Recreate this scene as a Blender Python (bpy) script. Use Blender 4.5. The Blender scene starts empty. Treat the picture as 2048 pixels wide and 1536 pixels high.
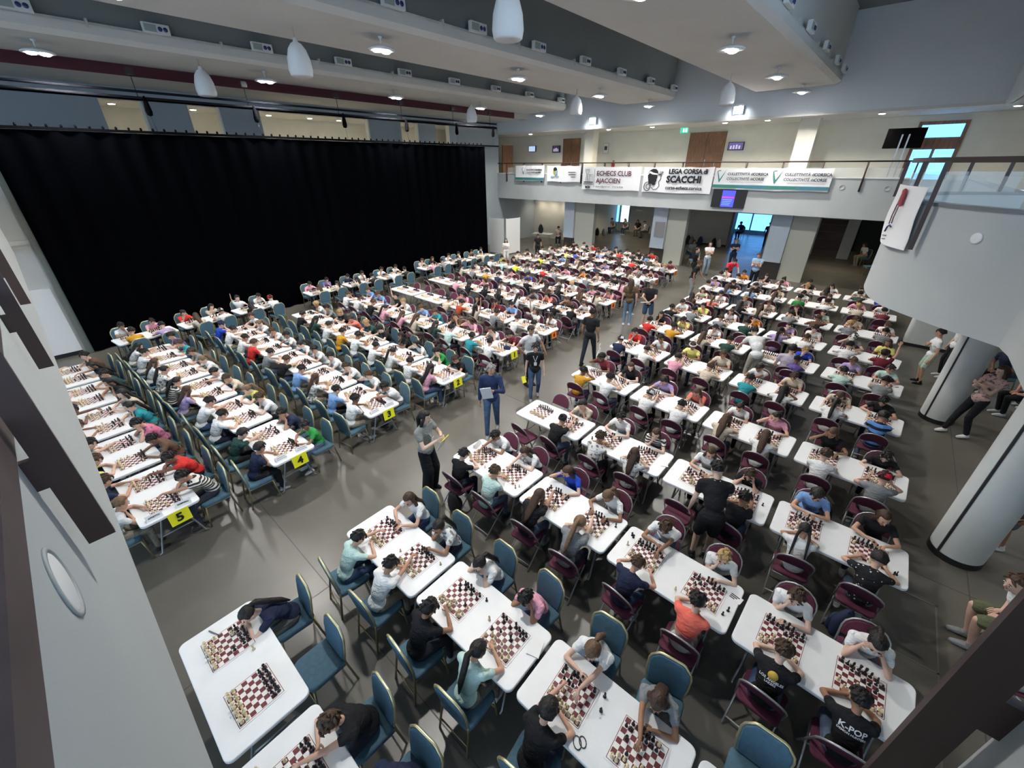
import bpy, math, random
from mathutils import Vector, Matrix
V = Vector
PI = math.pi
random.seed(7)
scene = bpy.context.scene
COL = scene.collection

# ---------------------------------------------------------------- camera
cam_d = bpy.data.cameras.new('camera')
cam_d.sensor_width = 36.0
cam_d.lens = 821.74 / 2048 * 36.0
cam_d.clip_start = 0.02
cam_d.clip_end = 200
cam_o = bpy.data.objects.new('camera', cam_d)
COL.objects.link(cam_o)
_pit, _rol, _yaw = 0.490563, -0.0034336, -0.7204247
_fw = V((math.sin(_yaw) * math.cos(_pit), math.cos(_yaw) * math.cos(_pit), -math.sin(_pit)))
_r = V((math.cos(_yaw), -math.sin(_yaw), 0))
_u = _r.cross(_fw)
_r2 = _r * math.cos(_rol) + _u * math.sin(_rol)
_u2 = -_r * math.sin(_rol) + _u * math.cos(_rol)
cam_o.matrix_world = Matrix(((_r2.x, _u2.x, -_fw.x, 0), (_r2.y, _u2.y, -_fw.y, 0), (_r2.z, _u2.z, -_fw.z, 5.374), (0, 0, 0, 1)))
scene.camera = cam_o

# ---------------------------------------------------------------- world, exposure
world = bpy.data.worlds.new('world')
scene.world = world
world.use_nodes = True
_bg = world.node_tree.nodes['Background']
_bg.inputs[0].default_value = (0.56, 0.76, 1.0, 1)
_bg.inputs[1].default_value = 2.4
scene.view_settings.view_transform = 'Standard'
scene.view_settings.look = 'None'
scene.view_settings.gamma = 1.0
scene.view_settings.use_curve_mapping = False
scene.view_settings.exposure = 0.0
_cy = scene.cycles
_cy.max_bounces = 4; _cy.diffuse_bounces = 3; _cy.glossy_bounces = 2; _cy.transmission_bounces = 2; _cy.transparent_max_bounces = 6
_cy.adaptive_threshold = 0.05; _cy.use_light_tree = False; _cy.caustics_reflective = False; _cy.caustics_refractive = False
LAMP_W = 1080.0       # ceiling spot power
DOWN_W = 45.0        # small downlights under the galleries

# ---------------------------------------------------------------- materials
MATS = {}
def mat(name, col=(0.8, 0.8, 0.8), rough=0.5, metal=0.0, var=0.0, vscale=4.0, bump=0.0, bscale=40.0, emit=0.0, spec=0.5, alpha=1.0):
    if name in MATS: return MATS[name]
    m = bpy.data.materials.new(name); m.use_nodes = True
    nt = m.node_tree; b = nt.nodes['Principled BSDF']
    b.inputs['Base Color'].default_value = (*col, 1)
    b.inputs['Roughness'].default_value = rough
    b.inputs['Metallic'].default_value = metal
    b.inputs['Specular IOR Level'].default_value = spec
    if emit:
        b.inputs['Emission Color'].default_value = (*col, 1); b.inputs['Emission Strength'].default_value = emit
    if alpha < 1: b.inputs['Alpha'].default_value = alpha
    if var or bump:
        tc = nt.nodes.new('ShaderNodeTexCoord')
        no = nt.nodes.new('ShaderNodeTexNoise'); no.inputs['Scale'].default_value = vscale; no.inputs['Detail'].default_value = 5
        nt.links.new(tc.outputs['Object'], no.inputs['Vector'])
        if var:
            hs = nt.nodes.new('ShaderNodeHueSaturation'); hs.inputs['Color'].default_value = (*col, 1)
            mr = nt.nodes.new('ShaderNodeMapRange'); mr.inputs[1].default_value = 0.3; mr.inputs[2].default_value = 0.7
            mr.inputs[3].default_value = 1 - var; mr.inputs[4].default_value = 1 + var
            nt.links.new(no.outputs[0], mr.inputs[0]); nt.links.new(mr.outputs[0], hs.inputs['Value'])
            nt.links.new(hs.outputs[0], b.inputs['Base Color'])
        if bump:
            n2 = nt.nodes.new('ShaderNodeTexNoise'); n2.inputs['Scale'].default_value = bscale; n2.inputs['Detail'].default_value = 3
            nt.links.new(tc.outputs['Object'], n2.inputs['Vector'])
            bp = nt.nodes.new('ShaderNodeBump'); bp.inputs['Strength'].default_value = bump; bp.inputs['Distance'].default_value = 0.02
            nt.links.new(n2.outputs[0], bp.inputs['Height']); nt.links.new(bp.outputs[0], b.inputs['Normal'])
    MATS[name] = m
    return m

def objcol_mat(name, rough=0.8, var=0.12, vscale=30, kind=None, spec=0.3, sub=0.0):
    """material whose colour is the object's own colour, so that one mesh can be worn in many colours"""
    m = bpy.data.materials.new(name); m.use_nodes = True
    nt = m.node_tree; b = nt.nodes['Principled BSDF']; N = nt.nodes.new; L = nt.links.new
    b.inputs['Roughness'].default_value = rough; b.inputs['Specular IOR Level'].default_value = spec
    oi = N('ShaderNodeObjectInfo'); tc = N('ShaderNodeTexCoord')
    no = N('ShaderNodeTexNoise'); no.inputs['Scale'].default_value = vscale; no.inputs['Detail'].default_value = 4
    L(tc.outputs['Object'], no.inputs['Vector'])
    mr = N('ShaderNodeMapRange'); mr.inputs[1].default_value = 0.3; mr.inputs[2].default_value = 0.7
    mr.inputs[3].default_value = 1 - var; mr.inputs[4].default_value = 1 + var
    L(no.outputs[0], mr.inputs[0])
    hs = N('ShaderNodeHueSaturation'); L(mr.outputs[0], hs.inputs['Value']); L(oi.outputs['Color'], hs.inputs['Color'])
    out = hs.outputs[0]
    if kind:
        mx = N('ShaderNodeMix'); mx.data_type = 'RGBA'
        L(out, mx.inputs['A']); 
        if kind == 'stripe_light' or kind == 'stripe_dark':
            wv = N('ShaderNodeTexWave'); wv.wave_type = 'BANDS'; wv.bands_direction = 'Z'
            wv.inputs['Scale'].default_value = 7.0 if kind == 'stripe_light' else 3.2; wv.inputs['Distortion'].default_value = 0.6
            L(tc.outputs['Object'], wv.inputs['Vector']); src = wv.outputs['Fac']
            lo, hi = 0.45, 0.55
        elif kind == 'floral':
            wv = N('ShaderNodeTexNoise'); wv.inputs['Scale'].default_value = 16; wv.inputs['Detail'].default_value = 3
            L(tc.outputs['Object'], wv.inputs['Vector']); src = wv.outputs[0]; lo, hi = 0.53, 0.6
        elif kind == 'dots':
            wv = N('ShaderNodeTexVoronoi'); wv.inputs['Scale'].default_value = 17
            L(tc.outputs['Object'], wv.inputs['Vector']); src = wv.outputs['Distance']; lo, hi = 0.17, 0.13
        elif kind == 'dip':
            sp = N('ShaderNodeSeparateXYZ'); L(tc.outputs['Object'], sp.inputs[0]); src = sp.outputs['Z']; lo, hi = 0.74, 0.70
        m2 = N('ShaderNodeMapRange'); m2.inputs[1].default_value = lo; m2.inputs[2].default_value = hi
        L(src, m2.inputs[0]); L(m2.outputs[0], mx.inputs['Factor'])
        mx.inputs['B'].default_value = {'stripe_light': (0.03, 0.03, 0.035, 1), 'stripe_dark': (0.012, 0.015, 0.03, 1),
                                        'floral': (0.16, 0.15, 0.14, 1), 'dots': (0.75, 0.75, 0.72, 1), 'dip': (0.55, 0.5, 0.47, 1)}[kind]
        out = mx.outputs['Result']
    L(out, b.inputs['Base Color'])
    mp = N('ShaderNodeMapping'); L(tc.outputs['Object'], mp.inputs[0])
    n2 = N('ShaderNodeTexNoise'); n2.inputs['Detail'].default_value = 3; L(mp.outputs[0], n2.inputs['Vector'])
    bp = N('ShaderNodeBump')
    if name.startswith('cloth'):      # soft folds
        mp.inputs['Scale'].default_value = (1.0, 1.0, 2.2); n2.inputs['Scale'].default_value = 9; n2.inputs['Distortion'].default_value = 1.2
        bp.inputs['Strength'].default_value = .75; bp.inputs['Distance'].default_value = .035
    elif name.startswith('hair'):     # strands
        mp.inputs['Scale'].default_value = (1.0, .6, .22); n2.inputs['Scale'].default_value = 75
        bp.inputs['Strength'].default_value = .9; bp.inputs['Distance'].default_value = .012
        L(mp.outputs[0], no.inputs['Vector'])
    else:
        n2.inputs['Scale'].default_value = 22; bp.inputs['Strength'].default_value = .08; bp.inputs['Distance'].default_value = .01
    L(n2.outputs[0], bp.inputs['Height']); L(bp.outputs[0], b.inputs['Normal'])
    MATS[name] = m
    return m

# ---------------------------------------------------------------- mesh builder
class MB:
    def __init__(s): s.v = []; s.f = []; s.m = []; s.cm = 0
    def add(s, vs, fs):
        o = len(s.v); s.v.extend(tuple(v) for v in vs)
        for f in fs: s.f.append(tuple(i + o for i in f)); s.m.append(s.cm)
        return s
    def box(s, x0, x1, y0, y1, z0, z1):
        return s.add([(x0, y0, z0), (x1, y0, z0), (x1, y1, z0), (x0, y1, z0), (x0, y0, z1), (x1, y0, z1), (x1, y1, z1), (x0, y1, z1)],
                     [(0, 3, 2, 1), (4, 5, 6, 7), (0, 1, 5, 4), (1, 2, 6, 5), (2, 3, 7, 6), (3, 0, 4, 7)])
    def layers(s, rings, cap0=True, cap1=True):
        """rings: list of equal-length closed loops, skinned together"""
        n = len(rings[0]); vs = [p for r in rings for p in r]; fs = []
        for k in range(len(rings) - 1):
            for i in range(n):
                j = (i + 1) % n
                fs.append((k * n + i, k * n + j, (k + 1) * n + j, (k + 1) * n + i))
        if cap0: fs.append(tuple(range(n - 1, -1, -1)))
        if cap1: fs.append(tuple((len(rings) - 1) * n + i for i in range(n)))
        return s.add(vs, fs)
    def slab(s, poly, z0, z1, ch=0.0):
        """prism of an xy polygon with softened top and bottom edges"""
        if ch <= 0: return s.layers([[(x, y, z0) for x, y in poly], [(x, y, z1) for x, y in poly]])
        cx = sum(p[0] for p in poly) / len(poly); cy = sum(p[1] for p in poly) / len(poly)
        rx = max(abs(p[0] - cx) for p in poly); ry = max(abs(p[1] - cy) for p in poly)
        def ins(d): return [(cx + (x - cx) * (1 - d / rx), cy + (y - cy) * (1 - d / ry)) for x, y in poly]
        a, b = ins(ch), ins(ch * 0.3)
        return s.layers([[(x, y, z0) for x, y in a], [(x, y, z0 + ch * .3) for x, y in b], [(x, y, z0 + ch) for x, y in poly],
                         [(x, y, z1 - ch) for x, y in poly], [(x, y, z1 - ch * .3) for x, y in b], [(x, y, z1) for x, y in a]])
    def lathe(s, prof, n=16, c=(0, 0, 0)):
        rings = [[(c[0] + max(r, 1e-4) * math.cos(2 * PI * i / n), c[1] + max(r, 1e-4) * math.sin(2 * PI * i / n), c[2] + z) for i in range(n)] for r, z in prof]
        return s.layers(rings)
    def ell(s, c, r, R=None, nu=12, nv=8):
        rings = []
        for k in range(1, nv):
            t = PI * k / nv - PI / 2
            ring = []
            for i in range(nu):
                a = 2 * PI * i / nu
                p = V((r[0] * math.cos(t) * math.cos(a), r[1] * math.cos(t) * math.sin(a), r[2] * math.sin(t)))
                if R: p = R @ p
                ring.append(p + V(c))
            rings.append(ring)
        vs = [p for q in rings for p in q]; n = nu; fs = []
        for k in range(len(rings) - 1):
            for i in range(n):
                j = (i + 1) % n; fs.append((k * n + i, k * n + j, (k + 1) * n + j, (k + 1) * n + i))
        b = V((0, 0, -r[2])); t = V((0, 0, r[2]))
        if R: b = R @ b; t = R @ t
        vs += [b + V(c), t + V(c)]
        for i in range(n):
            j = (i + 1) % n
            fs.append((j, i, len(vs) - 2)); fs.append(((len(rings) - 1) * n + i, (len(rings) - 1) * n + j, len(vs) - 1))
        return s.add(vs, fs)
    def limb(s, pts, rad, n=8, flat=None, cap=True):
        """tapered tube through pts with rounded ends; flat=(axis, k) squashes the section along axis"""
        P = [V(p) for p in pts]; R = list(rad)
        T = []
        for i in range(len(P)):
            a = P[max(i - 1, 0)]; b = P[min(i + 1, len(P) - 1)]
            t = (b - a)
            T.append(t.normalized() if t.length > 1e-9 else V((0, 0, 1)))
        if cap:
            P = [P[0] - T[0] * R[0] * .95, P[0] - T[0] * R[0] * .62] + P + [P[-1] + T[-1] * R[-1] * .62, P[-1] + T[-1] * R[-1] * .95]
            R = [R[0] * .3, R[0] * .78] + R + [R[-1] * .78, R[-1] * .3]
            T = [T[0], T[0]] + T + [T[-1], T[-1]]
        up = V((0, 0, 1)) if abs(T[0].z) < 0.9 else V((0, 1, 0))
        u = T[0].cross(up).normalized(); rings = []
        for p, r, t in zip(P, R, T):
            u = (u - t * u.dot(t))
            u = u.normalized() if u.length > 1e-6 else t.orthogonal().normalized()
            w = t.cross(u); ring = []
            for i in range(n):
                a = 2 * PI * i / n
                d = u * math.cos(a) * r + w * math.sin(a) * r
                if flat:
                    ax = V(flat[0]); d = d - ax * d.dot(ax) * (1 - flat[1])
                ring.append(p + d)
            rings.append(ring)
        return s.layers(rings)
    def tube(s, pts, r, n=6): return s.limb(pts, [r] * len(pts), n, cap=False)
    def mesh(s, name, mats, smooth=True):
        me = bpy.data.meshes.new(name)
        me.from_pydata(s.v, [], s.f)
        for m in (mats if isinstance(mats, (list, tuple)) else [mats]): me.materials.append(m)
        if any(s.m): me.polygons.foreach_set('material_index', s.m)
        if smooth: me.polygons.foreach_set('use_smooth', [True] * len(s.f))
        me.update()
        return me

def rrect(w, d, r, n=4, cx=0, cy=0):
    out = []
    for sx, sy, a0 in ((1, 1, 0), (-1, 1, PI / 2), (-1, -1, PI), (1, -1, 3 * PI / 2)):
        for k in range(n + 1):
            a = a0 + PI / 2 * k / n
            out.append((cx + sx * (w / 2 - r) + r * math.cos(a), cy + sy * (d / 2 - r) + r * math.sin(a)))
    return out

def link(name, data, parent=None, loc=(0, 0, 0), rz=0.0, label=None, cat=None, group=None, kind=None, color=None, rot=None, scale=None):
    o = bpy.data.objects.new(name, data)
    COL.objects.link(o)
    o.location = loc
    o.rotation_euler = rot if rot else (0, 0, rz)
    if scale: o.scale = scale if isinstance(scale, (tuple, list)) else (scale,) * 3
    if parent: o.parent = parent
    if label: o['label'] = label
    if cat: o['category'] = cat
    if group: o['group'] = group
    if kind: o['kind'] = kind
    if color: o.color = (*color, 1) if len(color) == 3 else color
    return o
def struct(name, mb, m, smooth=False, parent=None): return link(name, mb.mesh(name, m, smooth), parent, kind=None if parent else 'structure')
def bx(name, m, *b, parent=None, **k):
    mb = MB(); mb.box(*b)
    return link(name, mb.mesh(name, m, False), parent, **k)
def sbox(name, m, *b):
    mb = MB(); mb.box(*b); return struct(name, mb, m)

def text_mesh(txt, size, m, name='lettering', bold=0.0, align='CENTER', shear=0.0, ext=0.002, space=1.0):
    c = bpy.data.curves.new(name, 'FONT'); c.body = txt; c.size = size; c.align_x = align; c.align_y = 'CENTER'; c.shear = shear
    c.extrude = ext; c.offset = bold; c.resolution_u = 2; c.space_character = space
    o = bpy.data.objects.new(name, c); COL.objects.link(o)
    dg = bpy.context.evaluated_depsgraph_get()
    me = bpy.data.meshes.new_from_object(o.evaluated_get(dg))
    bpy.data.objects.remove(o); bpy.data.curves.remove(c)
    me.materials.clear(); me.materials.append(m); me.name = name
    return me

# common materials
M_wall = mat('plaster_greige', (0.60, 0.59, 0.54), 0.85, var=0.04, vscale=1.5, bump=0.08, bscale=60)
M_beige = mat('plaster_beige', (0.78, 0.75, 0.65), 0.85, var=0.04, vscale=1.5)
M_blue = mat('plaster_blue_grey', (0.33, 0.375, 0.41), 0.8, var=0.05, vscale=0.8, bump=0.06, bscale=60)
M_fascia = mat('fascia_paint', (0.62, 0.67, 0.70), 0.8, var=0.05, vscale=0.5)
M_para = mat('parapet_paint', (0.45, 0.475, 0.475), 0.75, var=0.03, vscale=1.2, bump=0.06, bscale=70)
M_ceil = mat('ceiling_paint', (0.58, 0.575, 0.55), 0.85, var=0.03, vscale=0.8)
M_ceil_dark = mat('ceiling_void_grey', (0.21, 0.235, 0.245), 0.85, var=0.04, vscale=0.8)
M_white = mat('white_paint', (0.80, 0.80, 0.78), 0.6)
M_brown = mat('brown_metal', (0.055, 0.033, 0.030), 0.45, var=0.05)
M_black = mat('black_plastic', (0.012, 0.012, 0.013), 0.45)
M_steel = mat('grey_steel', (0.45, 0.45, 0.46), 0.35, metal=0.8)
M_glass = mat('balustrade_glass', (0.75, 0.82, 0.82), 0.05, alpha=0.25)
M_matte = mat('matte_black', (.005, .005, .006), 1.0, spec=.0)
M_maroonp = mat('maroon_paint', (0.055, 0.006, 0.014), 0.8)
# ---------------------------------------------------------------- setting
def wood_mat():
    m = bpy.data.materials.new('wood_veneer'); m.use_nodes = True; nt = m.node_tree; b = nt.nodes['Principled BSDF']; N = nt.nodes.new; L = nt.links.new
    tc = N('ShaderNodeTexCoord'); mp = N('ShaderNodeMapping'); mp.inputs['Scale'].default_value = (9, 9, 0.8); L(tc.outputs['Object'], mp.inputs[0])
    no = N('ShaderNodeTexNoise'); no.inputs['Scale'].default_value = 3; no.inputs['Detail'].default_value = 6; L(mp.outputs[0], no.inputs['Vector'])
    cr = N('ShaderNodeValToRGB'); cr.color_ramp.elements[0].color = (0.10, 0.045, 0.022, 1); cr.color_ramp.elements[1].color = (0.27, 0.13, 0.065, 1)
    cr.color_ramp.elements[0].position = .3; cr.color_ramp.elements[1].position = .7
    L(no.outputs[0], cr.inputs[0]); L(cr.outputs[0], b.inputs['Base Color']); b.inputs['Roughness'].default_value = .5
    return m
M_wood = wood_mat()
def floor_mat():
    m = bpy.data.materials.new('polished_concrete'); m.use_nodes = True; nt = m.node_tree; b = nt.nodes['Principled BSDF']; N = nt.nodes.new; L = nt.links.new
    tc = N('ShaderNodeTexCoord')
    n1 = N('ShaderNodeTexNoise'); n1.inputs['Scale'].default_value = .45; n1.inputs['Detail'].default_value = 8; n1.inputs['Roughness'].default_value = .6; L(tc.outputs['Object'], n1.inputs['Vector'])
    cr = N('ShaderNodeValToRGB'); e = cr.color_ramp.elements
    e[0].position = .32; e[0].color = (0.088, 0.080, 0.066, 1); e[1].position = .70; e[1].color = (0.135, 0.125, 0.106, 1)
    L(n1.outputs[0], cr.inputs[0]); L(cr.outputs[0], b.inputs['Base Color'])
    n2 = N('ShaderNodeTexNoise'); n2.inputs['Scale'].default_value = 1.3; n2.inputs['Detail'].default_value = 6; L(tc.outputs['Object'], n2.inputs['Vector'])
    mr = N('ShaderNodeMapRange'); mr.inputs[3].default_value = .24; mr.inputs[4].default_value = .42; L(n2.outputs[0], mr.inputs[0]); L(mr.outputs[0], b.inputs['Roughness'])
    bp = N('ShaderNodeBump'); bp.inputs['Strength'].default_value = .04; bp.inputs['Distance'].default_value = .02; L(n1.outputs[0], bp.inputs['Height']); L(bp.outputs[0], b.inputs['Normal'])
    return m
M_floor = floor_mat()
XL = -22.8; YB = 24.5; ZB0, ZB1 = 3.2, 4.80   # left wall, gallery front, its underside and top
floor = sbox('floor', M_floor, -32, 14, -14, 48, -.2, 0)
M_joint = mat('floor_joint', (0.065, 0.06, 0.052), .6)
for j, y in enumerate((1.15, 7.0, 12.9, 18.7, 24.4)): bx('floor_joint', M_joint, -18, 6, y - .006, y + .006, 0, .0015, parent=floor)
for x in (-11.5, -4.55, 2.4): bx('floor_joint', M_joint, x - .006, x + .006, -8, 26, 0, .0015, parent=floor)
M_plate = mat('floor_hatch_frame', (0.22, 0.21, 0.19), .4, metal=.6)
for (x0, x1, y0, y1) in ((.35, 2.05, 5.35, 5.37), (2.03, 2.05, 4.1, 6.5), (.35, 2.05, 6.48, 6.5)): bx('hatch_frame', M_plate, x0, x1, y0, y1, 0, .004, parent=floor)

# left wall with upper openings, cut into piers
wl = MB()
wl.box(XL - .25, XL, -12, 40, 0, 4.6)
ops = [(3.6, 4.85), (6.3, 7.43), (9.0, 14.45), (16.5, 17.7), (19.0, 20.1)]
prev = -12
for a, b in ops + [(24.6, 24.6)]:
    wl.box(XL - .25, XL, prev, a, 4.6, 7.52); prev = b
wl.box(XL - .25, XL, -12, 40, 7.52, 10.5)
struct('wall_left', wl, M_blue)
for i, (a, b) in enumerate(ops):
    mb = MB(); mb.box(XL - .26, XL + .012, b - .07, b + .0, 4.6, 7.52); struct('trim_%d' % (i + 1), mb, M_beige)
sbox('wall_corridor', M_beige, XL - 3.2, XL - 3.0, -12, 40, 4.4, 8)
sbox('floor_corridor', M_wall, XL - 3.2, XL - .25, -12, 40, 4.3, 4.45)
sbox('ceiling_corridor', M_ceil, XL - 3.2, XL, -12, 24.5, 7.53, 7.6)
# lower left: wall next to the curtain with a pale panel
sbox('wall_lower_left', M_wall, -18.85, -18.65, -12, .16, 0, 6.4)
mb = MB(); mb.box(-18.66, -18.60, -12, .17, 3.38, 3.5); struct('trim_6', mb, M_wall)
mb = MB(); mb.box(-18.68, -18.50, .16, .42, 0, 6.3); struct('trim_7', mb, mat('dark_green_trim', (0.16, 0.17, 0.145), .8))
panel = bx('wall_panel', M_white, -18.64, -18.58, -1.9, .06, .12, 2.12, label='large pale panel standing against the wall left of the black curtain', cat='panel')
bx('panel_foot', M_black, -18.66, -18.56, -1.9, .06, 0, .12, parent=panel)
# ceiling and its hanging rafts
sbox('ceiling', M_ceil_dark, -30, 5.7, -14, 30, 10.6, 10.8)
sbox('ceiling_left', M_ceil, XL - .3, -19.9, -12, YB, 7.92, 10.6)
mb = MB(); mb.box(-19.9, -19.84, -12, 22.9, 7.9, 8.3); struct('trim_8', mb, M_maroonp)
rafts = [(-19.84, -16.75, 0), (-13.0, -10.2, 0), (-6.5, -3.4, 0)]
M_duct = mat('cable_tray', (0.52, 0.51, 0.47), .7, var=.15, vscale=3)
for i, (a, b, _) in enumerate(rafts):
    mb = MB()
    prof = [(a, 8.2), (b - .16, 8.2), (b, 8.30), (b, 8.5), (b - .14, 8.52), (b - .14, 10.6), (a, 10.6)]
    mb.layers([[(x, -12, z) for x, z in prof], [(x, 24.0, z) for x, z in prof]])
    struct('ceiling_raft_%d' % (i + 1), mb, M_ceil)
    if i < 2: bx('raft_side_shade', M_ceil_dark, b - .14, b - .135, -12, 24.0, 8.58, 10.6, parent=bpy.data.objects['ceiling_raft_%d' % (i + 1)])  # thin dark panel, paints the shade onto the raft's side face
    tr = bx('cable_tray', M_duct, b - .12, b - .02, -10, 23.9, 8.5, 8.56, label='grey cable tray along the edge of the %s ceiling raft' % ('left', 'middle', 'right')[i], cat='cable tray')
    for y in range(-9, 24, 3): bx('tray_bracket', M_duct, b - .16, b + .01, y, y + .05, 8.44, 8.62, parent=tr)
# emergency light boxes on the raft edges
M_boxw = mat('fixture_white', (0.74, 0.76, 0.75), .5)
M_boxg = mat('fixture_panel', (0.33, 0.40, 0.38), .3)
M_boxb = mat('fixture_lens', (0.03, 0.05, 0.16), .15)
def fixture(x, y, lab):
    o = bx('emergency_light', M_boxw, -.05, .06, -.3, .3, -.11, .11, loc=(x, y, 8.64), label=lab, cat='light fixture', group='emergency lights on the ceiling rafts')
    bx('front_panel', M_boxg, .055, .067, -.27, 0, -.08, .08, parent=o)
    for yy in (.08, .2):
        m2 = MB(); m2.ell((.065, yy, 0), (.02, .055, .055), None, 10, 6); link('lens', m2.mesh('lens', M_boxb), o)
ordn = ['first', 'second', 'third', 'fourth', 'fifth', 'sixth', 'seventh', 'eighth', 'ninth', 'tenth', 'eleventh', 'twelfth']
for nm, x, ys in (('right', -3.36, (10.7, 13.4, 16.2, 19, 21.6, 23.6)), ('middle', -10.15, (7.5, 10.2, 12.9, 15.6, 18.3, 21, 23.6)), ('left', -16.7, (1.8, 4.45, 7.15, 9.9, 12.55, 15.2, 17.9, 20.5, 23.4))):
    for k, y in enumerate(ys): fixture(x, y, 'white emergency light box on %s ceiling raft, %s from the camera' % (nm, ordn[k]))
# fascia above the far gallery, and the gallery itself
sbox('wall_fascia', M_fascia, XL - 3, 14, YB, YB + .3, 7.3, 10.6)
sbox('ceiling_gallery', M_ceil, XL - 3, 14, YB, 40, 7.2, 7.3)
uw = MB(); uw.box(XL - 3, 14, 27.6, 27.8, 4.4, 7.3); struct('wall_gallery', uw, M_beige)
bal = MB(); bal.box(XL, 1.6, YB, YB + .22, ZB0, ZB1); bal.box(XL, 1.6, YB + .2, 27.6, ZB0, 4.42)
struct('wall_gallery_front', bal, M_para)
led = MB(); led.box(XL, -.1, YB - .03, YB + .25, ZB1, ZB1 + .05); struct('trim_9', led, M_white)
for i, (x, w) in enumerate(((-16.0, .62), (-4.35, .75))):
    mb = MB(); mb.box(x - w / 2, x + w / 2, 25.6, 26.2, 4.42, 7.2); struct('column_upper_%d' % (i + 1), mb, M_beige)
for i, (x0, x1) in enumerate(((-19.3, -17.9), (-10.45, -8.45))):
    d = bx('door_%d' % (i + 1), M_wood, x0, x1, 27.52, 27.6, 4.42, 6.95, kind='structure')
    bx('door_leaf_gap', M_brown, (x0 + x1) / 2 - .01, (x0 + x1) / 2 + .01, 27.51, 27.53, 4.42, 6.9, parent=d)
    bx('door_handle', M_steel, (x0 + x1) / 2 + .08, (x0 + x1) / 2 + .11, 27.46, 27.52, 5.3, 5.6, parent=d)
sbox('door_3', M_wood, XL - .02, XL + .06, 25.0, 26.1, 4.42, 6.6)
# railing of the far gallery
rail = link('gallery_railing', None, label='brown metal railing with glass along the far gallery', cat='railing')
m2 = MB(); m2.box(XL, .2, YB + .02, YB + .08, 5.42, 5.48); link('handrail', m2.mesh('handrail', M_brown), rail)
for k in range(15):
    x = XL + .9 + k * 1.56
    m2 = MB(); m2.box(x - .03, x + .03, YB - .06, YB + .06, 4.3, 5.42); link('post', m2.mesh('post', M_brown), rail)
    if k < 14: bx('glass_panel', M_glass, x + .06, x + 1.5, YB + .03, YB + .045, 4.85, 5.2, parent=rail)
# round recesses in the gallery front
M_ring = mat('recess_grey', (0.42, 0.44, 0.43), .6)
for k, x in enumerate((-2.25, -.7, -20.9)):
    mb = MB(); mb.lathe([(.11, 0), (.11, .02), (.085, .02), (.08, .004)], 20); o = link('round_vent', mb.mesh('round_vent', M_ring), rot=(PI / 2, 0, 0), loc=(x, YB, 4.45))
    o['label'] = ['round recessed vent in gallery front, left of the standing banner', 'round recessed vent in gallery front, next to the curved balcony', 'round recessed vent in gallery front, left of the first banner'][k]; o['category'] = 'vent'
# columns under the far gallery
M_colblue = mat('column_blue', (0.44, 0.51, 0.59), .7, var=.03)
M_colgreen = mat('column_sage', (0.47, 0.48, 0.42), .8)
M_base = mat('column_base_dark', (0.03, 0.026, 0.024), .5)
for i, (x0, x1, x2) in enumerate(((-17.35, -16.55, -15.1), (-10.95, -10.1, -9.0), (-4.72, -3.85, -2.75))):
    mb = MB(); mb.box(x0, x1, 25.3, 25.8, .85, ZB0); mb.box(x1, x2, 25.45, 25.8, 0, ZB0); struct('column_%d' % (i + 1), mb, [M_colgreen])
    mb = MB(); mb.box(x0, x1 - .002, 25.28, 25.7, .86, ZB0); struct('trim_%d' % (10 + i), mb, M_colblue)
    mb = MB(); mb.box(x0 + .03, x1 + .02, 25.34, 25.8, 0, .85); struct('baseboard_%d' % (i + 1), mb, M_base)
# lobby below the far gallery
lb = MB()
lb.box(XL, -19.3, 28.9, 29.1, 0, ZB0); lb.box(-19.5, -19.3, 28.9, 36.5, 0, ZB0)
lb.box(-21.4, -20.0, 36.5, 36.7, 0, ZB0); lb.box(-18.0, -14.4, 36.5, 36.7, 0, ZB0); lb.box(-20.0, -18.0, 36.5, 36.7, 0, .62); lb.box(-20, -18, 36.5, 36.7, 2.4, ZB0)
lb.box(-14.6, -14.4, 34, 36.5, 0, ZB0); lb.box(-14.4, -8.6, 34, 34.2, 0, ZB0); lb.box(-8.6, -6.25, 34, 34.2, 2.4, ZB0)
lb.box(-6.25, -3.6, 34, 34.2, 0, ZB0); lb.box(-3.6, -2.2, 34, 34.2, 2.3, ZB0); lb.box(-2.2, -1.6, 34, 34.2, 0, ZB0); lb.box(-1.6, 3, 34, 34.2, 2.6, ZB0); lb.box(3, 14, 34, 34.2, 0, ZB0)
struct('wall_back', lb, M_wall)
mb = MB(); mb.box(-14.4, -8.6, 33.96, 34, 0, .1); mb.box(-6.25, -3.6, 33.96, 34, 0, .1); struct('baseboard_back', mb, M_base)
M_sky = mat('window_daylight', (0.13, 0.42, 0.95), .5, emit=3.0)
M_skyw = mat('window_posters', (0.62, 0.86, 1.0), .5, emit=1.6)
wf = link('window_1', None, kind='structure', loc=(0, 0, 0))
for k, (a, b) in enumerate(((-19.9, -19.05), (-18.9, -18.1))): bx('pane', M_skyw if k else M_sky, a, b, 36.56, 36.58, .75, 2.35, parent=wf)
mb = MB(); mb.box(-20, -19.9, 36.45, 36.6, .62, 2.4); mb.box(-19.05, -18.9, 36.45, 36.6, .62, 2.4); mb.box(-18.1, -18, 36.45, 36.6, .62, 2.4); mb.box(-20, -18, 36.4, 36.6, .6, .75); link('window_frame', mb.mesh('window_frame', M_colblue, False), wf)
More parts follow.
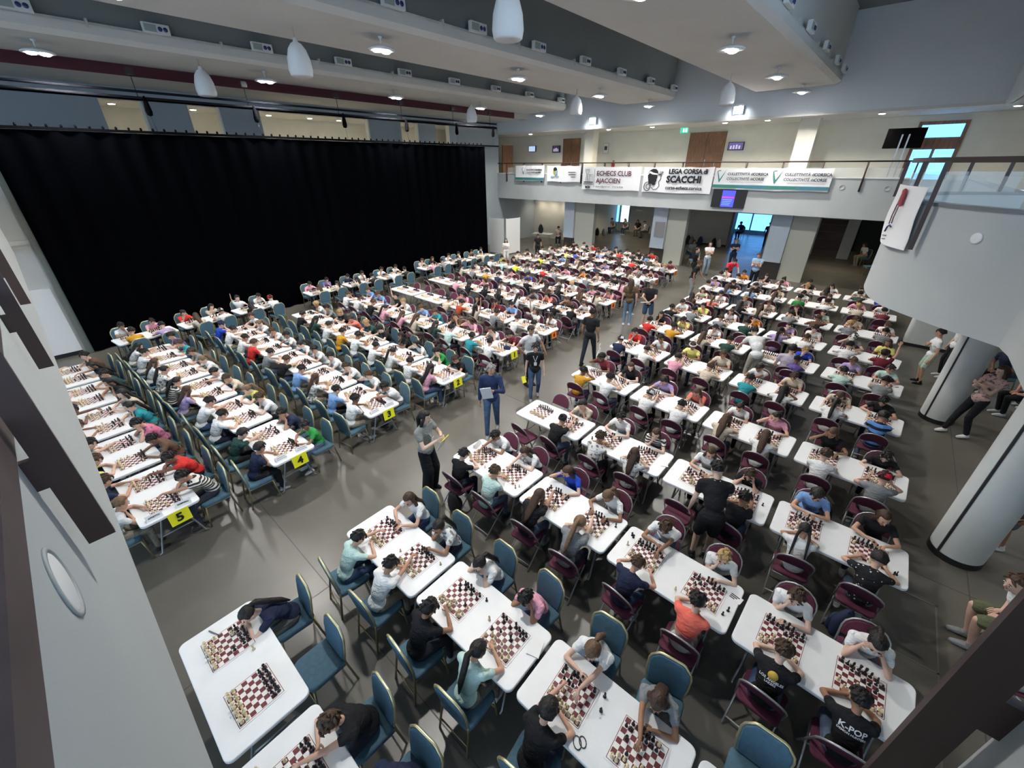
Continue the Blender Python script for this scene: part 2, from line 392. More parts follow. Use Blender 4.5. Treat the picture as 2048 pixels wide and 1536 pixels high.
# bright exit corridor behind the open doorway
sbox('wall_exit_left', M_colblue, -12.6, -12.4, 34.2, 42, 0, 2.6)
sbox('wall_exit_right', M_wall, -6.25, -6.1, 34.2, 42, 0, 2.6)
sbox('ceiling_lobby', M_ceil, XL, 14, 27.6, 47, 3.2, 3.3)
w2 = link('window_2', None, kind='structure')
bx('pane', M_sky, -12.4, -6.25, 42, 42.05, .3, 3.2, parent=w2)
mb = MB(); mb.box(-12.4, -6.25, 41.9, 42, 0, .3); mb.box(-11.2, -11.1, 41.9, 42, .3, 3.2); mb.box(-9.4, -9.3, 41.9, 42, .3, 3.2); mb.box(-12.4, -6.25, 41.9, 42, 1.6, 1.66); link('window_frame', mb.mesh('window_frame', M_colblue, False), w2)
mb = MB(); mb.box(-8.72, -8.58, 33.3, 34.1, 0, 2.4); struct('door_4', mb, mat('door_dusky', (.20, .15, .15), .5))
mb = MB(); mb.box(-6.3, -6.2, 33.35, 34.1, 0, 2.4); struct('door_5', mb, mat('door_cream', (.50, .46, .40), .5))
# glazed opening on the right with a dim room behind
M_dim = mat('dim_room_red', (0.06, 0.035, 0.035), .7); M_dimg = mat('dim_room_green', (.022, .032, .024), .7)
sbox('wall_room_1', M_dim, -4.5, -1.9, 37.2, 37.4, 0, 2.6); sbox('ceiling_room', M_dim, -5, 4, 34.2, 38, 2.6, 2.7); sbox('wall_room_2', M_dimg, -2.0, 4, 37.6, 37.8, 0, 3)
w3 = link('window_3', None, kind='structure')
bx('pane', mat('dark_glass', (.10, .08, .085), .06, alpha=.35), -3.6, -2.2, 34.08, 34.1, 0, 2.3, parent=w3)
for z in (1.05, 1.5, 1.95): bx('window_bar', M_brown, -3.6, -2.2, 34.04, 34.08, z, z + .04, parent=w3)
# curtain
def curtain():
    mb = MB(); n = 760; y0, y1 = .30, 18.75; top = []; bot = []
    for i in range(n + 1):
        t = i / n; y = y0 + (y1 - y0) * t
        a = .055 * math.sin(t * 190) + .03 * math.sin(t * 77 + 1)
        top.append((-18.45 + a * .5, y, 6.25)); bot.append((-18.45 + a, y, .03))
    vs = top + bot; fs = [(i, i + 1, n + 2 + i, n + 1 + i) for i in range(n)]
    back = [(x - .02, y, z) for x, y, z in vs]; o = len(vs)
    fs += [(o + n + 1 + i, o + n + 2 + i, o + i + 1, o + i) for i in range(n)]
    mb.add(vs + back, fs)
    return mb
M_curt = mat('black_velvet', (0.0016, 0.0018, 0.0026), 1.0, spec=.0)
cu = link('curtain', curtain().mesh('curtain', M_curt), label='huge black stage curtain hanging along the left side of the hall', cat='curtain')
mb = MB(); mb.box(-18.5, -18.40, .2, 19.9, 6.26, 6.33); link('curtain_track', mb.mesh('curtain_track', M_matte, False), cu)
for k in range(62):
    y = .4 + k * .297
    mb = MB(); mb.ell((0, 0, 0), (.03, .035, .05), None, 6, 4); link('hook', mb.mesh('hook', M_matte), cu, loc=(-18.45, y, 6.36))
# pipe rig above the curtain, its hangers and bell-shaped counterweights
rig = link('lighting_pipe', None, label='long dark double pipe hanging above the black curtain', cat='pipe')
for dz in (0, .16):
    mb = MB(); mb.tube([(-18.5, -2, 7.2 + dz), (-18.5, 19.8, 7.2 + dz)], .035, 8); link('pipe', mb.mesh('pipe', mat('pipe_dark', (.014, .015, .019), 1.0, spec=.0)), rig)
for k, y in enumerate((3.9, 7.0, 10.4, 13.5, 16.6, 19.3)):
    mb = MB(); mb.tube([(0, 0, 0), (0, 0, .75)], .012, 5); link('hanger', mb.mesh('hanger', M_black), rig, loc=(-18.5, y, 7.2))
    mb = MB(); mb.box(-.07, .07, -.09, .09, -.08, .08); link('clamp', mb.mesh('clamp', M_black, False), rig, loc=(-18.5, y, 7.85))
    mb = MB(); mb.lathe([(.015, .30), (.05, .24), (.09, -.10), (.07, -.2), (.02, -.22)], 12)
    o = link('hanging_weight', mb.mesh('hanging_weight', M_matte), loc=(-18.38, y + .12, 6.95), label='black bell-shaped weight hanging under the pipe, %s from the camera' % ordn[k], cat='weight', group='weights hanging above the curtain')
    mb = MB(); mb.tube([(0, 0, -.2), (0, .05, -.65)], .006, 4); link('cord', mb.mesh('cord', M_black), o)

# own parapet under the camera, with its posts and handrail
op = MB(); op.box(-26, .72, -.47, -.25, ZB0, 4.62); op.box(.5, .72, -.25, 1.0, ZB0, 4.62); op.box(.72, 1.9, .8, 1.0, ZB0, 4.62); struct('wall_near_front', op, M_para)
M_cap = mat('parapet_cap_dark', (.07, .048, .05), .5, var=.2, vscale=8)
mb = MB(); mb.box(-26, .5, -.49, -.235, 4.62, 4.72); mb.box(.49, .73, -.235, 1.01, 4.62, 4.72); struct('trim_13', mb, M_cap)
bx('floor_near', M_wall, -26, 8, -4, -.45, 4.2, 4.42, kind='structure')
nr = link('near_railing', None, label='brown metal railing posts on the parapet below the camera', cat='railing')
for k, (x0, x1, y0, y1, z0, sp_) in enumerate(((-1.812, -1.788, -.222, -.15, 4.2, ((-1.812, -1.788, -.25, -.222, 4.46, 4.57), (-1.812, -1.788, -.25, -.222, 4.86, 4.97))), (-3.95, -3.926, -.222, -.15, 4.2, ((-3.95, -3.926, -.25, -.222, 4.46, 4.57),)), (-6.09, -6.066, -.222, -.15, 4.2, ((-6.09, -6.066, -.25, -.222, 4.46, 4.57),)),
                                               (.39, .467, .98, 1.004, 3.72, ((.467, .5, .98, 1.004, 4.30, 4.41), (.467, .5, .98, 1.004, 3.9, 4.0))))):
    p = bx('post', M_brown, x0, x1, y0, y1, z0, 5.3, parent=nr)
    for q in sp_: bx('spacer', M_brown, *q, parent=p)
o = link('round_light', None, rot=(-PI / 2, 0, 0), loc=(-1.37, -.25, 4.40), label='round recessed light in the pale parapet at lower left', cat='light')
mb = MB(); mb.lathe([(.105, 0), (.105, .006), (.09, .006), (.09, 0)], 28); link('ring', mb.mesh('ring', M_ring), o)
mb = MB(); mb.lathe([(.09, .0), (.085, .003), (.001, .004)], 28); link('lens', mb.mesh('lens', M_white), o)
# curved balcony on the right
plan = [(1.6, -.25), (1.6, 7.75), (1.55, 8.1), (1.34, 8.31), (1.06, 8.51), (.82, 8.76), (.51, 9.1), (.24, 9.42), (.06, 9.85), (-.06, 10.4), (-.11, 11.1), (-.05, 11.7), (.12, 12.3), (.45, 12.9), (.95, 13.35), (1.6, 13.6), (1.6, 24.6)]
def smooth_plan(pl, k=2):
    for _ in range(k):
        out = [pl[0]]
        for a, b in zip(pl, pl[1:]): out += [(a[0] * .75 + b[0] * .25, a[1] * .75 + b[1] * .25), (a[0] * .25 + b[0] * .75, a[1] * .25 + b[1] * .75)]
        pl = out + [pl[-1]]
    return pl
sp = [plan[0], plan[1]] + smooth_plan(plan[2:16]) + [plan[16]]
cb = MB(); n = len(sp); vs = []
for z in (ZB0, ZB1): vs += [(x, y, z) for x, y in sp]
for z in (ZB0, 4.42): vs += [(5.5, y if 0 < i < n - 1 else y, z) for i, (x, y) in enumerate(sp)]
fs = [(i + 1, i, n + i, n + i + 1) for i in range(n - 1)]                      # outer face
inner = len(vs)
vs += [(x + .2, y, ZB1) for x, y in sp] + [(x + .2, y, 4.42) for x, y in sp]
fs += [(n + i + 1, n + i, inner + i, inner + i + 1) for i in range(n - 1)]      # top
fs += [(inner + i + 1, inner + i, inner + n + i, inner + n + i + 1) for i in range(n - 1)]
fs += [(inner + n + i + 1, inner + n + i, 3 * n + i, 3 * n + i + 1) for i in range(n - 1)]   # gallery floor
fs += [(i, i + 1, 2 * n + i + 1, 2 * n + i) for i in range(n - 1)]              # underside
cb.add(vs, fs)
o = struct('wall_curved_balcony', cb, M_para, True)
mod = o.modifiers.new('edges', 'EDGE_SPLIT'); mod.split_angle = math.radians(40)
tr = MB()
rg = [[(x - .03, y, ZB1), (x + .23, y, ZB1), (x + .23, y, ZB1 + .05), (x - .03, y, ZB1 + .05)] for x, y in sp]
tr.layers(rg); struct('trim_14', tr, mat('coping_shade_grey', (.17, .18, .19), .7))  # coping coloured dark to paint in the shadow band below the glass
cr = link('balcony_railing', None, label='brown metal railing with glass on the curved balcony', cat='railing')
mb = MB(); mb.layers([[(x - .02, y, 5.38), (x + .08, y, 5.38), (x + .08, y, 5.45), (x - .02, y, 5.45)] for x, y in sp[1:-1]]); link('handrail', mb.mesh('handrail', M_brown, False), cr)
for (x, y, z0, w) in ((.36, 9.22, 4.17, .03), (-.10, 10.75, 4.84, .02), (.12, 9.75, 4.84, .02), (.86, 13.2, 4.84, .02), (1.45, 13.5, 4.84, .02), (1.58, 6.2, 3.8, .03)):
    mb = MB(); mb.box(x - .09, x - .03, y - w, y + w, z0, 5.4); link('post', mb.mesh('post', M_brown, False), cr)
gm = MB(); gm.layers([[(x + .04, y, 4.85), (x + .055, y, 4.85), (x + .055, y, 5.22), (x + .04, y, 5.22)] for x, y in sp[2:-2]]); link('glass_panel', gm.mesh('glass_panel', M_glass, False), cr)
mb = MB(); mb.ell((0, 0, 0), (.02, .075, .075), None, 18, 10); link('round_light', mb.mesh('round_light', M_white), loc=(.90, 8.66, 4.46), rz=.82, label='small round light in the face of the curved balcony', cat='light')
# right gallery wall, its far door and the tall pleated panels
sbox('wall_right', M_beige, 5.5, 5.7, 13, 40, 4.4, 10.6)
sbox('wall_right_lower', M_wall, 7.2, 7.4, -6, 40, 0, 4.4)
mb = MB()
for k in range(9):
    x = 3.2 + .28 * k; mb.box(x, x + .18, 17.4, 17.7, 4.4, 9.6)
struct('trim_15', mb, M_wall)
d = sbox('door_6', M_wood, -.55, 1.05, 27.5, 27.6, 4.42, 6.95)
for (a, b, z0, z1) in ((-.42, .2, 4.5, 5.9), (.3, .92, 4.5, 5.9), (-.42, .92, 6.35, 6.82)): bx('pane', M_sky, a, b, 27.47, 27.5, z0, z1, parent=d)
sbox('ceiling_right', M_ceil, 1.75, 5.5, 14, YB, 7.2, 7.3)
mb = MB(); mb.box(1.6, 1.78, 14, YB, 7.2, 10.6); struct('wall_fascia_right', mb, M_fascia)
# round columns below the curved balcony
M_col = mat('column_paint', (0.60, 0.62, 0.60), .7, var=.03)
for i, (x, y) in enumerate(((2.27, 7.85), (2.15, 12.85), (1.75, 18.5))):
    mb = MB()
    if i < 2:
        c = [(x + .31 * math.cos(a), y + .31 * math.sin(a)) for a in [2 * PI * k / 40 for k in range(40)]]
    else: c = rrect(1.3, .5, .1, 4, x + .3, y)
    mb.layers([[(px, py, .09) for px, py in c], [(px, py, 3.2) for px, py in c]]); o = struct('column_%d' % (i + 4), mb, M_col, True)
    mod = o.modifiers.new('edges', 'EDGE_SPLIT'); mod.split_angle = math.radians(50)
    mb = MB(); mb.layers([[(x + (px - x) * 1.03, y + (py - y) * 1.03, z) for px, py in c] for z in (0, .1)]); struct('baseboard_%d' % (i + 4), mb, M_black)
    mb = MB(); mb.box(x - .235, x - .205, y - .235, y - .205, .1, 3.2); struct('trim_%d' % (16 + i), mb, M_base)
# ceiling spot lamps
M_lens = mat('lamp_lens', (0.95, 0.97, 1.0), .3, emit=60.0)
M_lampb = mat('lamp_body', (.70, .72, .73), .4)
def spot(name, loc, power, angle, blend, r, color=(1, .97, .92)):
    l = bpy.data.lights.new(name, 'SPOT'); l.energy = power; l.spot_size = math.radians(angle); l.spot_blend = blend; l.shadow_soft_size = r; l.color = color
    return l
def ceiling_lamp(x, y, lab, power=LAMP_W):
    o = link('ceiling_lamp', None, loc=(x, y, 8.2), label=lab, cat='lamp', group='twin spot lamps on the ceiling rafts')
    mb = MB(); mb.lathe([(.05, 0), (.05, -.03), (.02, -.04), (.02, -.2)], 10); link('stem', mb.mesh('stem', M_lampb), o)
    mb = MB(); mb.lathe([(.10, -.18), (.26, -.22), (.34, -.26), (.34, -.28), (.28, -.29), (.05, -.28)], 24); rf = link('reflector', mb.mesh('reflector', M_lampb), o)
    for s in (-1, 1):
        mb = MB(); mb.ell((.0, s * .13, -.30), (.11, .11, .035), None, 14, 6); link('lens', mb.mesh('lens', M_lens), rf)
    ld = link('lamp_light', spot('lamp_light', None, power, 150, .6, .18), o, loc=(0, 0, -.37))
for nm, x, ys in (('right', -4.5, (3.0, 8.4, 13.6, 18.6, 23.0)), ('middle', -11.1, (2.4, 7.7, 13.0, 18.3, 23.0)), ('left', -17.8, (2.0, 7.5, 12.8, 17.9, 22.8))):
    for k, y in enumerate(ys): ceiling_lamp(x, y, 'lit twin spot lamp under the %s ceiling raft, %s from the camera' % (nm, ordn[k]))
# bright flood lights on the fascia
for k, x in enumerate((-15.1, -7.5)):
    o = link('flood_light', None, loc=(x + (.3 if k else 0), YB - .12, 7.6), label='bright square flood light on the blue fascia, %s' % ('above the club banner', 'above the double wooden door')[k], cat='lamp')
    bx('housing', M_lampb, -.22, .22, 0, .1, -.16, .16, parent=o); bx('lens', M_lens, -.19, .19, -.02, 0, -.13, .13, parent=o)
    link('lamp_light', spot('lamp_light', None, 150, 140, .6, .2, (.9, .95, 1)), o, loc=(0, -.06, 0), rot=(math.radians(50), 0, 0))
# downlights under the gallery ceilings
M_down = mat('downlight_lens', (1, .93, .78), .3, emit=40.0)
def downlight(x, y, z, lab, power=DOWN_W):
    o = link('downlight', None, loc=(x, y, z), label=lab, cat='lamp', group='round downlights')
    mb = MB(); mb.lathe([(.14, 0), (.14, -.02), (.11, -.025)], 18); link('ring', mb.mesh('ring', M_white), o)
    mb = MB(); mb.lathe([(.11, -.026), (.10, -.04), (.01, -.05)], 18); link('lens', mb.mesh('lens', M_down), o)
    if power: link('lamp_light', spot('lamp_light', None, power, 130, .7, .1, (1, .86, .64)), o, loc=(0, 0, -.07))
for k, x in enumerate((-20.3, -14.4, -11.7, -7.9, -6.0, -1.8, 2.0)): downlight(x, 25.1, 7.19, 'round downlight above the far gallery, %s from the curtain side' % ordn[k], 280)
for k, y in enumerate((19.0, 21.2, 23.4)): downlight(2.3, y, 7.19, 'round downlight over the right gallery corridor, %s from the camera' % ordn[k], 60)
for k, x in enumerate((-22.0, -20.9, -19.7)): downlight(x, 28.3, 3.19, 'downlight washing the lobby wall, %s from the left' % ordn[k], 60)
for k, (x, y) in enumerate(((-13, 29.5), (-7.5, 29.5), (-2, 29.5), (-16.8, 33))): downlight(x, y, 3.19, 'downlight in the lobby ceiling, %s from the left' % ordn[(1, 2, 3, 0)[k]], 260)
for k, y in enumerate((4.2, 6.9, 10, 12.0, 13.6, 17.1, 19.6)): downlight(XL - 1.5, y, 7.52, 'downlight in the corridor above the curtain, %s from the camera' % ordn[k], 200)
downlight(-3.0, 35.6, 2.6, 'added downlight brightening the dim red room behind the glazed opening', 40)  # added lamp, put in only to brighten this room
for k, (x, y) in enumerate(((4.0, 9.5), (4.2, 14.0), (4.0, 5.0))): downlight(x, y, 3.19, 'downlight under the curved balcony, %s from the camera' % ordn[(1, 2, 0)[k]], 45)
# pendant loudspeakers
M_pend = mat('pendant_white', (.72, .74, .75), .6)
for k, (x, y, lab) in enumerate(((-6.0, 6.76, 'large white pendant loudspeaker nearest the camera'), (-11.9, 5.9, 'white pendant loudspeaker over the left seating, second largest'), (-17.2, 5.4, 'white pendant loudspeaker in front of the maroon strip'),
                                 (-17.7, 17.15, 'small white pendant loudspeaker above the end of the curtain'), (-11.9, 17.8, 'white pendant loudspeaker above the club banner'), (-6.0, 18.7, 'white pendant loudspeaker above the wooden double door'))):
    o = link('pendant_speaker', None, loc=(x, y, 7.26), label=lab, cat='loudspeaker', group='pendant loudspeakers', scale=1.15)
    mb = MB(); mb.lathe([(.0, .02), (.19, 0), (.215, .02), (.235, .12), (.22, .30), (.17, .46), (.10, .55), (.05, .58), (.035, .64), (.0, .66)], 28); link('speaker_body', mb.mesh('speaker_body', M_pend), o)
    mb = MB(); mb.tube([(0, 0, .64), (0, 0, 2.9)], .008, 5); link('cable', mb.mesh('cable', M_steel), o)
# ---------------------------------------------------------------- people: meshes
M_skin = objcol_mat('skin', .55, .05, 12, spec=.35)
M_cloth = objcol_mat('cloth', .85, .07, 14)
M_stripe = objcol_mat('cloth_striped', .85, .05, 14, 'stripe_light')
M_stripeb = objcol_mat('cloth_barred', .85, .05, 14, 'stripe_dark')
M_floral = objcol_mat('cloth_floral', .85, .05, 14, 'floral')
M_dots = objcol_mat('cloth_dotted', .85, .05, 14, 'dots')
M_dip = objcol_mat('cloth_two_tone', .85, .05, 14, 'dip')
M_hair = objcol_mat('hair', .5, .25, 60, spec=.4)
M_eye = mat('eye_dark', (.012, .01, .01), .2)
M_eyew = mat('eye_white', (.75, .72, .68), .3)
M_lip = mat('lips', (.38, .13, .11), .5)
M_brow = mat('brow', (.05, .03, .02), .8)

CHILD = dict(T=.385, sh=.142, hip=.075, ua=.235, fa=.205, hand=.78, th=.355, shin=.36, r=.82, head=.96, neck=.05)
ADULT = dict(T=.50, sh=.185, hip=.09, ua=.29, fa=.255, hand=1.0, th=.43, shin=.43, r=1.05, head=1.06, neck=.07)

def ik(a, t, l1, l2, pole):
    a = V(a); t = V(t); d = t - a; L = d.length
    m = (l1 + l2) * .998
    if L > m: t = a + d * (m / L); d = t - a; L = m
    k = (l1 * l1 - l2 * l2 + L * L) / (2 * L)
    h = math.sqrt(max(l1 * l1 - k * k, 0))
    n = d.normalized(); p = V(pole); p = p - n * p.dot(n)
    p = p.normalized() if p.length > 1e-6 else n.orthogonal().normalized()
    return a + n * k + p * h, t

class Body:
    """posed skeleton; x = own right side, y = forward, z = up"""
    def __init__(s, D, hipz, lean, hp, hy=0.0, hr=0.0, hips=(0, 0), twist=0.0, side=0.0):
        s.D = D
        s.hipC = V((hips[0], hips[1], hipz))
        d0 = V((math.sin(side) * .5, math.sin(lean * .7), math.cos(lean * .7))).normalized(); d1 = V((math.sin(side), math.sin(lean * 1.25), math.cos(lean * 1.25))).normalized()
        s.mid = s.hipC + d0 * D['T'] * .5
        s.nb = s.mid + d1 * D['T'] * .5
        s.d1 = d1; s.back = V((0, -d1.z, d1.y)).normalized()
        X = V((math.cos(twist), -math.sin(twist), 0))
        s.X = X
        s.shl = {-1: s.nb - X * D['sh'] - d1 * .035, 1: s.nb + X * D['sh'] - d1 * .035}
        s.Rh = Matrix.Rotation(-hy, 3, 'Z') @ Matrix.Rotation(-hp, 3, 'X') @ Matrix.Rotation(hr, 3, 'Y')
        nd = (d1 * .5 + s.Rh @ V((0, .12, 1)) * .5).normalized()
        s.hc = s.nb + nd * (D['neck'] + .105 * D['head'])
        s.arm = {}; s.leg = {}; s.hnd = {}
    def H(s, x, y, z): return s.hc + s.Rh @ V((x, y, z)) * s.D['head']
    def set_arm(s, k, target, pole, hd=None, hn=(0, 0, -1), curl=.5):
        e, w = ik(s.shl[k], target, s.D['ua'], s.D['fa'], pole)
        s.arm[k] = (s.shl[k], e, w)
        s.hnd[k] = (V(hd).normalized() if hd is not None else (w - e).normalized(), V(hn), curl)
    def set_leg(s, k, ankle, pole=(0, 1, 0)):
        h = s.hipC + s.X * (k * s.D['hip'])
        kn, an = ik(h, ankle, s.D['th'], s.D['shin'], pole)
        s.leg[k] = (h, kn, an)
    # ---- shapes
    def torso(s, mb, g):
        r = s.D['r']; q = s.D['sh'] / .142
        Rt = Matrix.Rotation(-math.atan2(s.d1.y, s.d1.z), 3, 'X')
        mb.ell(s.hipC + V((0, 0, .01)), (.118 * q + g, .100 * r * 1.1 + g, .10 * r + g), None, 14, 8)
        mb.ell(s.mid, (.108 * q + g, .088 * r * 1.1 + g, .15 * r + g), Rt, 14, 8)
        mb.ell(s.mid * .4 + s.nb * .6 - s.d1 * .02, (.128 * q + g, .092 * r * 1.08 + g, .15 * r + g), Rt, 14, 8)
        mb.limb([s.shl[-1], s.nb - s.d1 * .02, s.shl[1]], [.048 * r + g, .06 * r + g, .048 * r + g], 10)
    def body_mb(s, feet=True):
        mb = MB(); r = s.D['r']; hs = s.D['head']
        s.torso(mb, 0)
        R = s.Rh
        mb.limb([s.nb - s.d1 * .03, s.H(0, -.015, -.06)], [.052 * r, .046 * r], 10)
        mb.ell(s.H(0, -.006, .022), (.073 * hs, .091 * hs, .084 * hs), R, 16, 10)
        mb.ell(s.H(0, .018, -.04), (.056 * hs, .062 * hs, .064 * hs), R, 14, 8)
        mb.ell(s.H(0, .058, -.085), (.024 * hs, .022 * hs, .02 * hs), R, 8, 6)
        mb.limb([s.H(0, .083, .012), s.H(0, .102, -.022)], [.010 * hs, .0145 * hs], 6)
        for k in (-1, 1):
            mb.ell(s.H(k * .074, -.008, -.012), (.011 * hs, .02 * hs, .03 * hs), R, 8, 6)
            mb.ell(s.H(k * .036, .056, -.02), (.024 * hs, .022 * hs, .022 * hs), R, 8, 6)
            a = s.arm.get(k)
            if a:
                mb.limb([a[0], a[0] * .5 + a[1] * .5, a[1]], [.043 * r, .04 * r, .034 * r], 9)
                mb.limb([a[1], a[1] * .65 + a[2] * .35, a[2]], [.034 * r, .034 * r, .023 * r], 9)
                hd, hn, cu = s.hnd[k]; h = s.D['hand']
                ac = hd.cross(hn).normalized()
                Rm = Matrix((ac, hd, ac.cross(hd))).transposed()
                mb.ell(a[2] + hd * .048 * h, (.036 * h, .05 * h, .016 * h), Rm, 10, 6)
            l = s.leg.get(k)
            if l:
                mb.limb([l[0], l[0] * .5 + l[1] * .5, l[1]], [.078 * r, .07 * r, .05 * r], 10)
                mb.limb([l[1], l[1] * .68 + l[2] * .32, l[2]], [.05 * r, .05 * r, .031 * r], 9)
                mb.limb([l[2], l[2] + V((0, .02, -.055)), l[2] + V((0, .12 * r, -.07))], [.032 * r, .036 * r, .026 * r], 8)
        return mb
    def extras(s, mb):
        """fingers, eyes, brows, mouth added to the remeshed body"""
        h = s.D['hand']; hs = s.D['head']; mb.cm = 0
        for k in s.hnd:
            hd, hn, cu = s.hnd[k]; w = s.arm[k][2]
            hn = (hn - hd * hn.dot(hd)).normalized(); ac = hd.cross(hn).normalized()
            for i, (o, L) in enumerate(((-.030, .062), (-.010, .074), (.010, .078), (.029, .066))):
                b = w + hd * .075 * h + ac * o * h
                d1 = (hd + ac * o * 6 * .12 + hn * cu * .55).normalized(); d2 = (hd + hn * cu * 1.8).normalized()
                m = b + d1 * L * h * .52
                mb.limb([b, m, m + d2 * L * h * .45], [.0098 * h, .0092 * h, .0075 * h], 6)
            # thumb leaves the side of the palm
            sd = 1 if (ac.dot(s.X) * k) < 0 else -1
            b = w + hd * .03 * h + ac * sd * .028 * h
            d = (hd * .7 + ac * sd * .75 + hn * .35).normalized(); m = b + d * .036 * h
            mb.limb([b, m, m + (hd * .9 + ac * sd * .25 + hn * .4).normalized() * .032 * h], [.0125 * h, .011 * h, .0085 * h], 6)
        for k in (-1, 1):
            mb.cm = 2; mb.ell(s.H(k * .031, .078, .004), (.0145 * hs, .008 * hs, .009 * hs), s.Rh, 8, 5)
            mb.cm = 1; mb.ell(s.H(k * .031, .0835, .003), (.0075 * hs, .005 * hs, .0078 * hs), s.Rh, 7, 5)
            mb.cm = 4; mb.ell(s.H(k * .032, .083, .025), (.019 * hs, .006 * hs, .004 * hs), s.Rh, 7, 4)
        mb.cm = 3; mb.ell(s.H(0, .079, -.054), (.023 * hs, .008 * hs, .006 * hs), s.Rh, 8, 5)
        mb.cm = 0
    def shirt_mb(s, sleeve=.62, long=False, g=.016):
        mb = MB(); r = s.D['r']; s.torso(mb, g)
        mb.ell(s.hipC + V((0, 0, .03)), (.122 * s.D['sh'] / .142 + g, .115 * r + g, .085 * r + g), None, 14, 8)
        mb.limb([s.nb - s.d1 * .04, s.nb + s.d1 * .015], [.075 * r, .06 * r], 10)
        for k in (-1, 1):
            a = s.arm.get(k)
            if not a or sleeve <= 0: continue
            e = a[0] + (a[1] - a[0]) * (1.0 if long else sleeve)
            mb.limb([a[0], e], [.058 * r, (.054 if not long else .047) * r + .004], 10)
            if long: mb.limb([a[1], a[1] + (a[2] - a[1]) * .88], [.047 * r + .004, .037 * r], 10)
        return mb
    def trousers_mb(s, length=1.0, wide=0.0, skirt=False):
        mb = MB(); r = s.D['r']; q = s.D['sh'] / .142
        mb.ell(s.hipC - V((0, 0, .0)), (.128 * q, .118 * r, .105 * r), None, 14, 8)
        for k in (-1, 1):
            h, kn, an = s.leg[k]
            if length <= .55: mb.limb([h, h + (kn - h) * .88], [.094 * r, (.086 + wide) * r], 10)
            else:
                mb.limb([h, kn], [.092 * r, (.066 + wide) * r], 10)
                mb.limb([kn, kn + (an - kn) * min(length, .97)], [(.066 + wide) * r, (.05 + wide * 1.3) * r], 10)
        return mb
    def shoe_mb(s, k):
        mb = MB(); r = s.D['r']; l = s.leg[k][2]
        mb.limb([l + V((0, -.03, -.055)), l + V((0, .05, -.06)), l + V((0, .13 * r, -.072))], [.046 * r, .047 * r, .034 * r], 10, flat=((0, 0, 1), .85))
        mb.limb([l + V((0, -.01, .0)), l + V((0, 0, -.05))], [.042 * r, .045 * r], 8)
        return mb
    def hair_mb(s, st):
        mb = MB(); hs = s.D['head']; R = s.Rh
        curly = st in 'c'; big = 1.13 if curly else 1.0
        nu, nv = 22, 14; rings = []
        rnd = random.Random(ord(st[0]))
        for i in range(nv + 1):
            t = PI * i / nv; ring = []
            for j in range(nu):
                a = 2 * PI * j / nu
                d = V((math.sin(t) * math.cos(a), math.sin(t) * math.sin(a), math.cos(t)))
                lim = -.62 if d.y < -.15 else (-.25 if d.y < .25 else .42 - max(0, .55 - d.y) * .2)
                if st in 'lLPpB' and -.15 <= d.y < .35: lim = -.45
                kf = max(0, min(1, (d.z - lim) / .16))
                rr = .74 + (1.0 * big - .74) * kf
                n = 1 + (.055 if curly else .022) * math.sin(9 * a + 5 * t) * math.sin(7 * t + 3 * a) + (.03 if curly else .008) * (rnd.random() - .5) * 2
                rr *= n
                ring.append(s.H(d.x * .0845 * rr, -.010 + d.y * .1035 * rr, .026 + d.z * .0965 * rr))
            rings.append(ring)
        mb.layers(rings)
        bk = s.back
        if st in 'dc':
            for q in range(26):
                a = rnd.uniform(0, 2 * PI); zz = rnd.uniform(.1, .95); h = math.sqrt(1 - zz * zz); d = V((h * math.cos(a), h * math.sin(a), zz))
                if d.y > .6 and d.z < .5: continue
                p = V((d.x * .083, -.010 + d.y * .101, .026 + d.z * .094)); tn = V((rnd.uniform(-1, 1), rnd.uniform(-.3, 1), rnd.uniform(-.6, .3))); tn = (tn - d * tn.dot(d)).normalized()
                L = .03 if st == 'd' else .018; e1 = p + tn * L + d * .006; e2 = p + tn * L * 1.9 - d * .002
                mb.limb([s.H(*p), s.H(*e1), s.H(*e2)], [.015 * hs, .014 * hs, .005 * hs], 5)
        if st in 'lL':
            p0 = s.H(0, -.085, .0); ln = .30 if st == 'l' else .23
            pts = [s.H(0, -.075, .03), s.H(0, -.095, -.04), s.nb + bk * .075, s.nb + bk * .105 - s.d1 * ln * .45, s.nb + bk * .10 - s.d1 * ln]
            mb.limb(pts, [.055 * hs, .066 * hs, .066 * hs, .058 * hs, .026 * hs], 12, flat=(tuple(bk), .5))
            for k in (-1, 1):
                mb.limb([s.H(k * .068, .01, .02), s.H(k * .082, .0, -.06), s.nb + s.X * k * .085 - bk * .0 - s.d1 * .0, s.nb + s.X * k * .10 - bk * .06 - s.d1 * .14], [.022 * hs, .028 * hs, .03 * hs, .014 * hs], 8)
        elif st in 'Pp':
            a = s.H(0, -.10, .05); b = s.H(0, -.15, .0)
            mb.limb([a, b, (b + s.nb + bk * .13) / 2, s.nb + bk * .14 - s.d1 * .14, s.nb + bk * .12 - s.d1 * .26], [.022, .034, .036, .032, .010], 9)
        elif st == 'B':
            for k in (-1, 1):
                pts = [s.H(k * .05, -.075, .0), s.H(k * .075, -.07, -.09), s.nb + s.X * k * .08 + bk * .085 - s.d1 * .08, s.nb + s.X * k * .09 + bk * .10 - s.d1 * .24]
                mb.limb(pts, [.022, .019, .016, .009], 8)
        elif st == 'u':
            mb.ell(s.H(0, -.10, .075), (.035, .035, .033), R, 10, 7)
        return mb
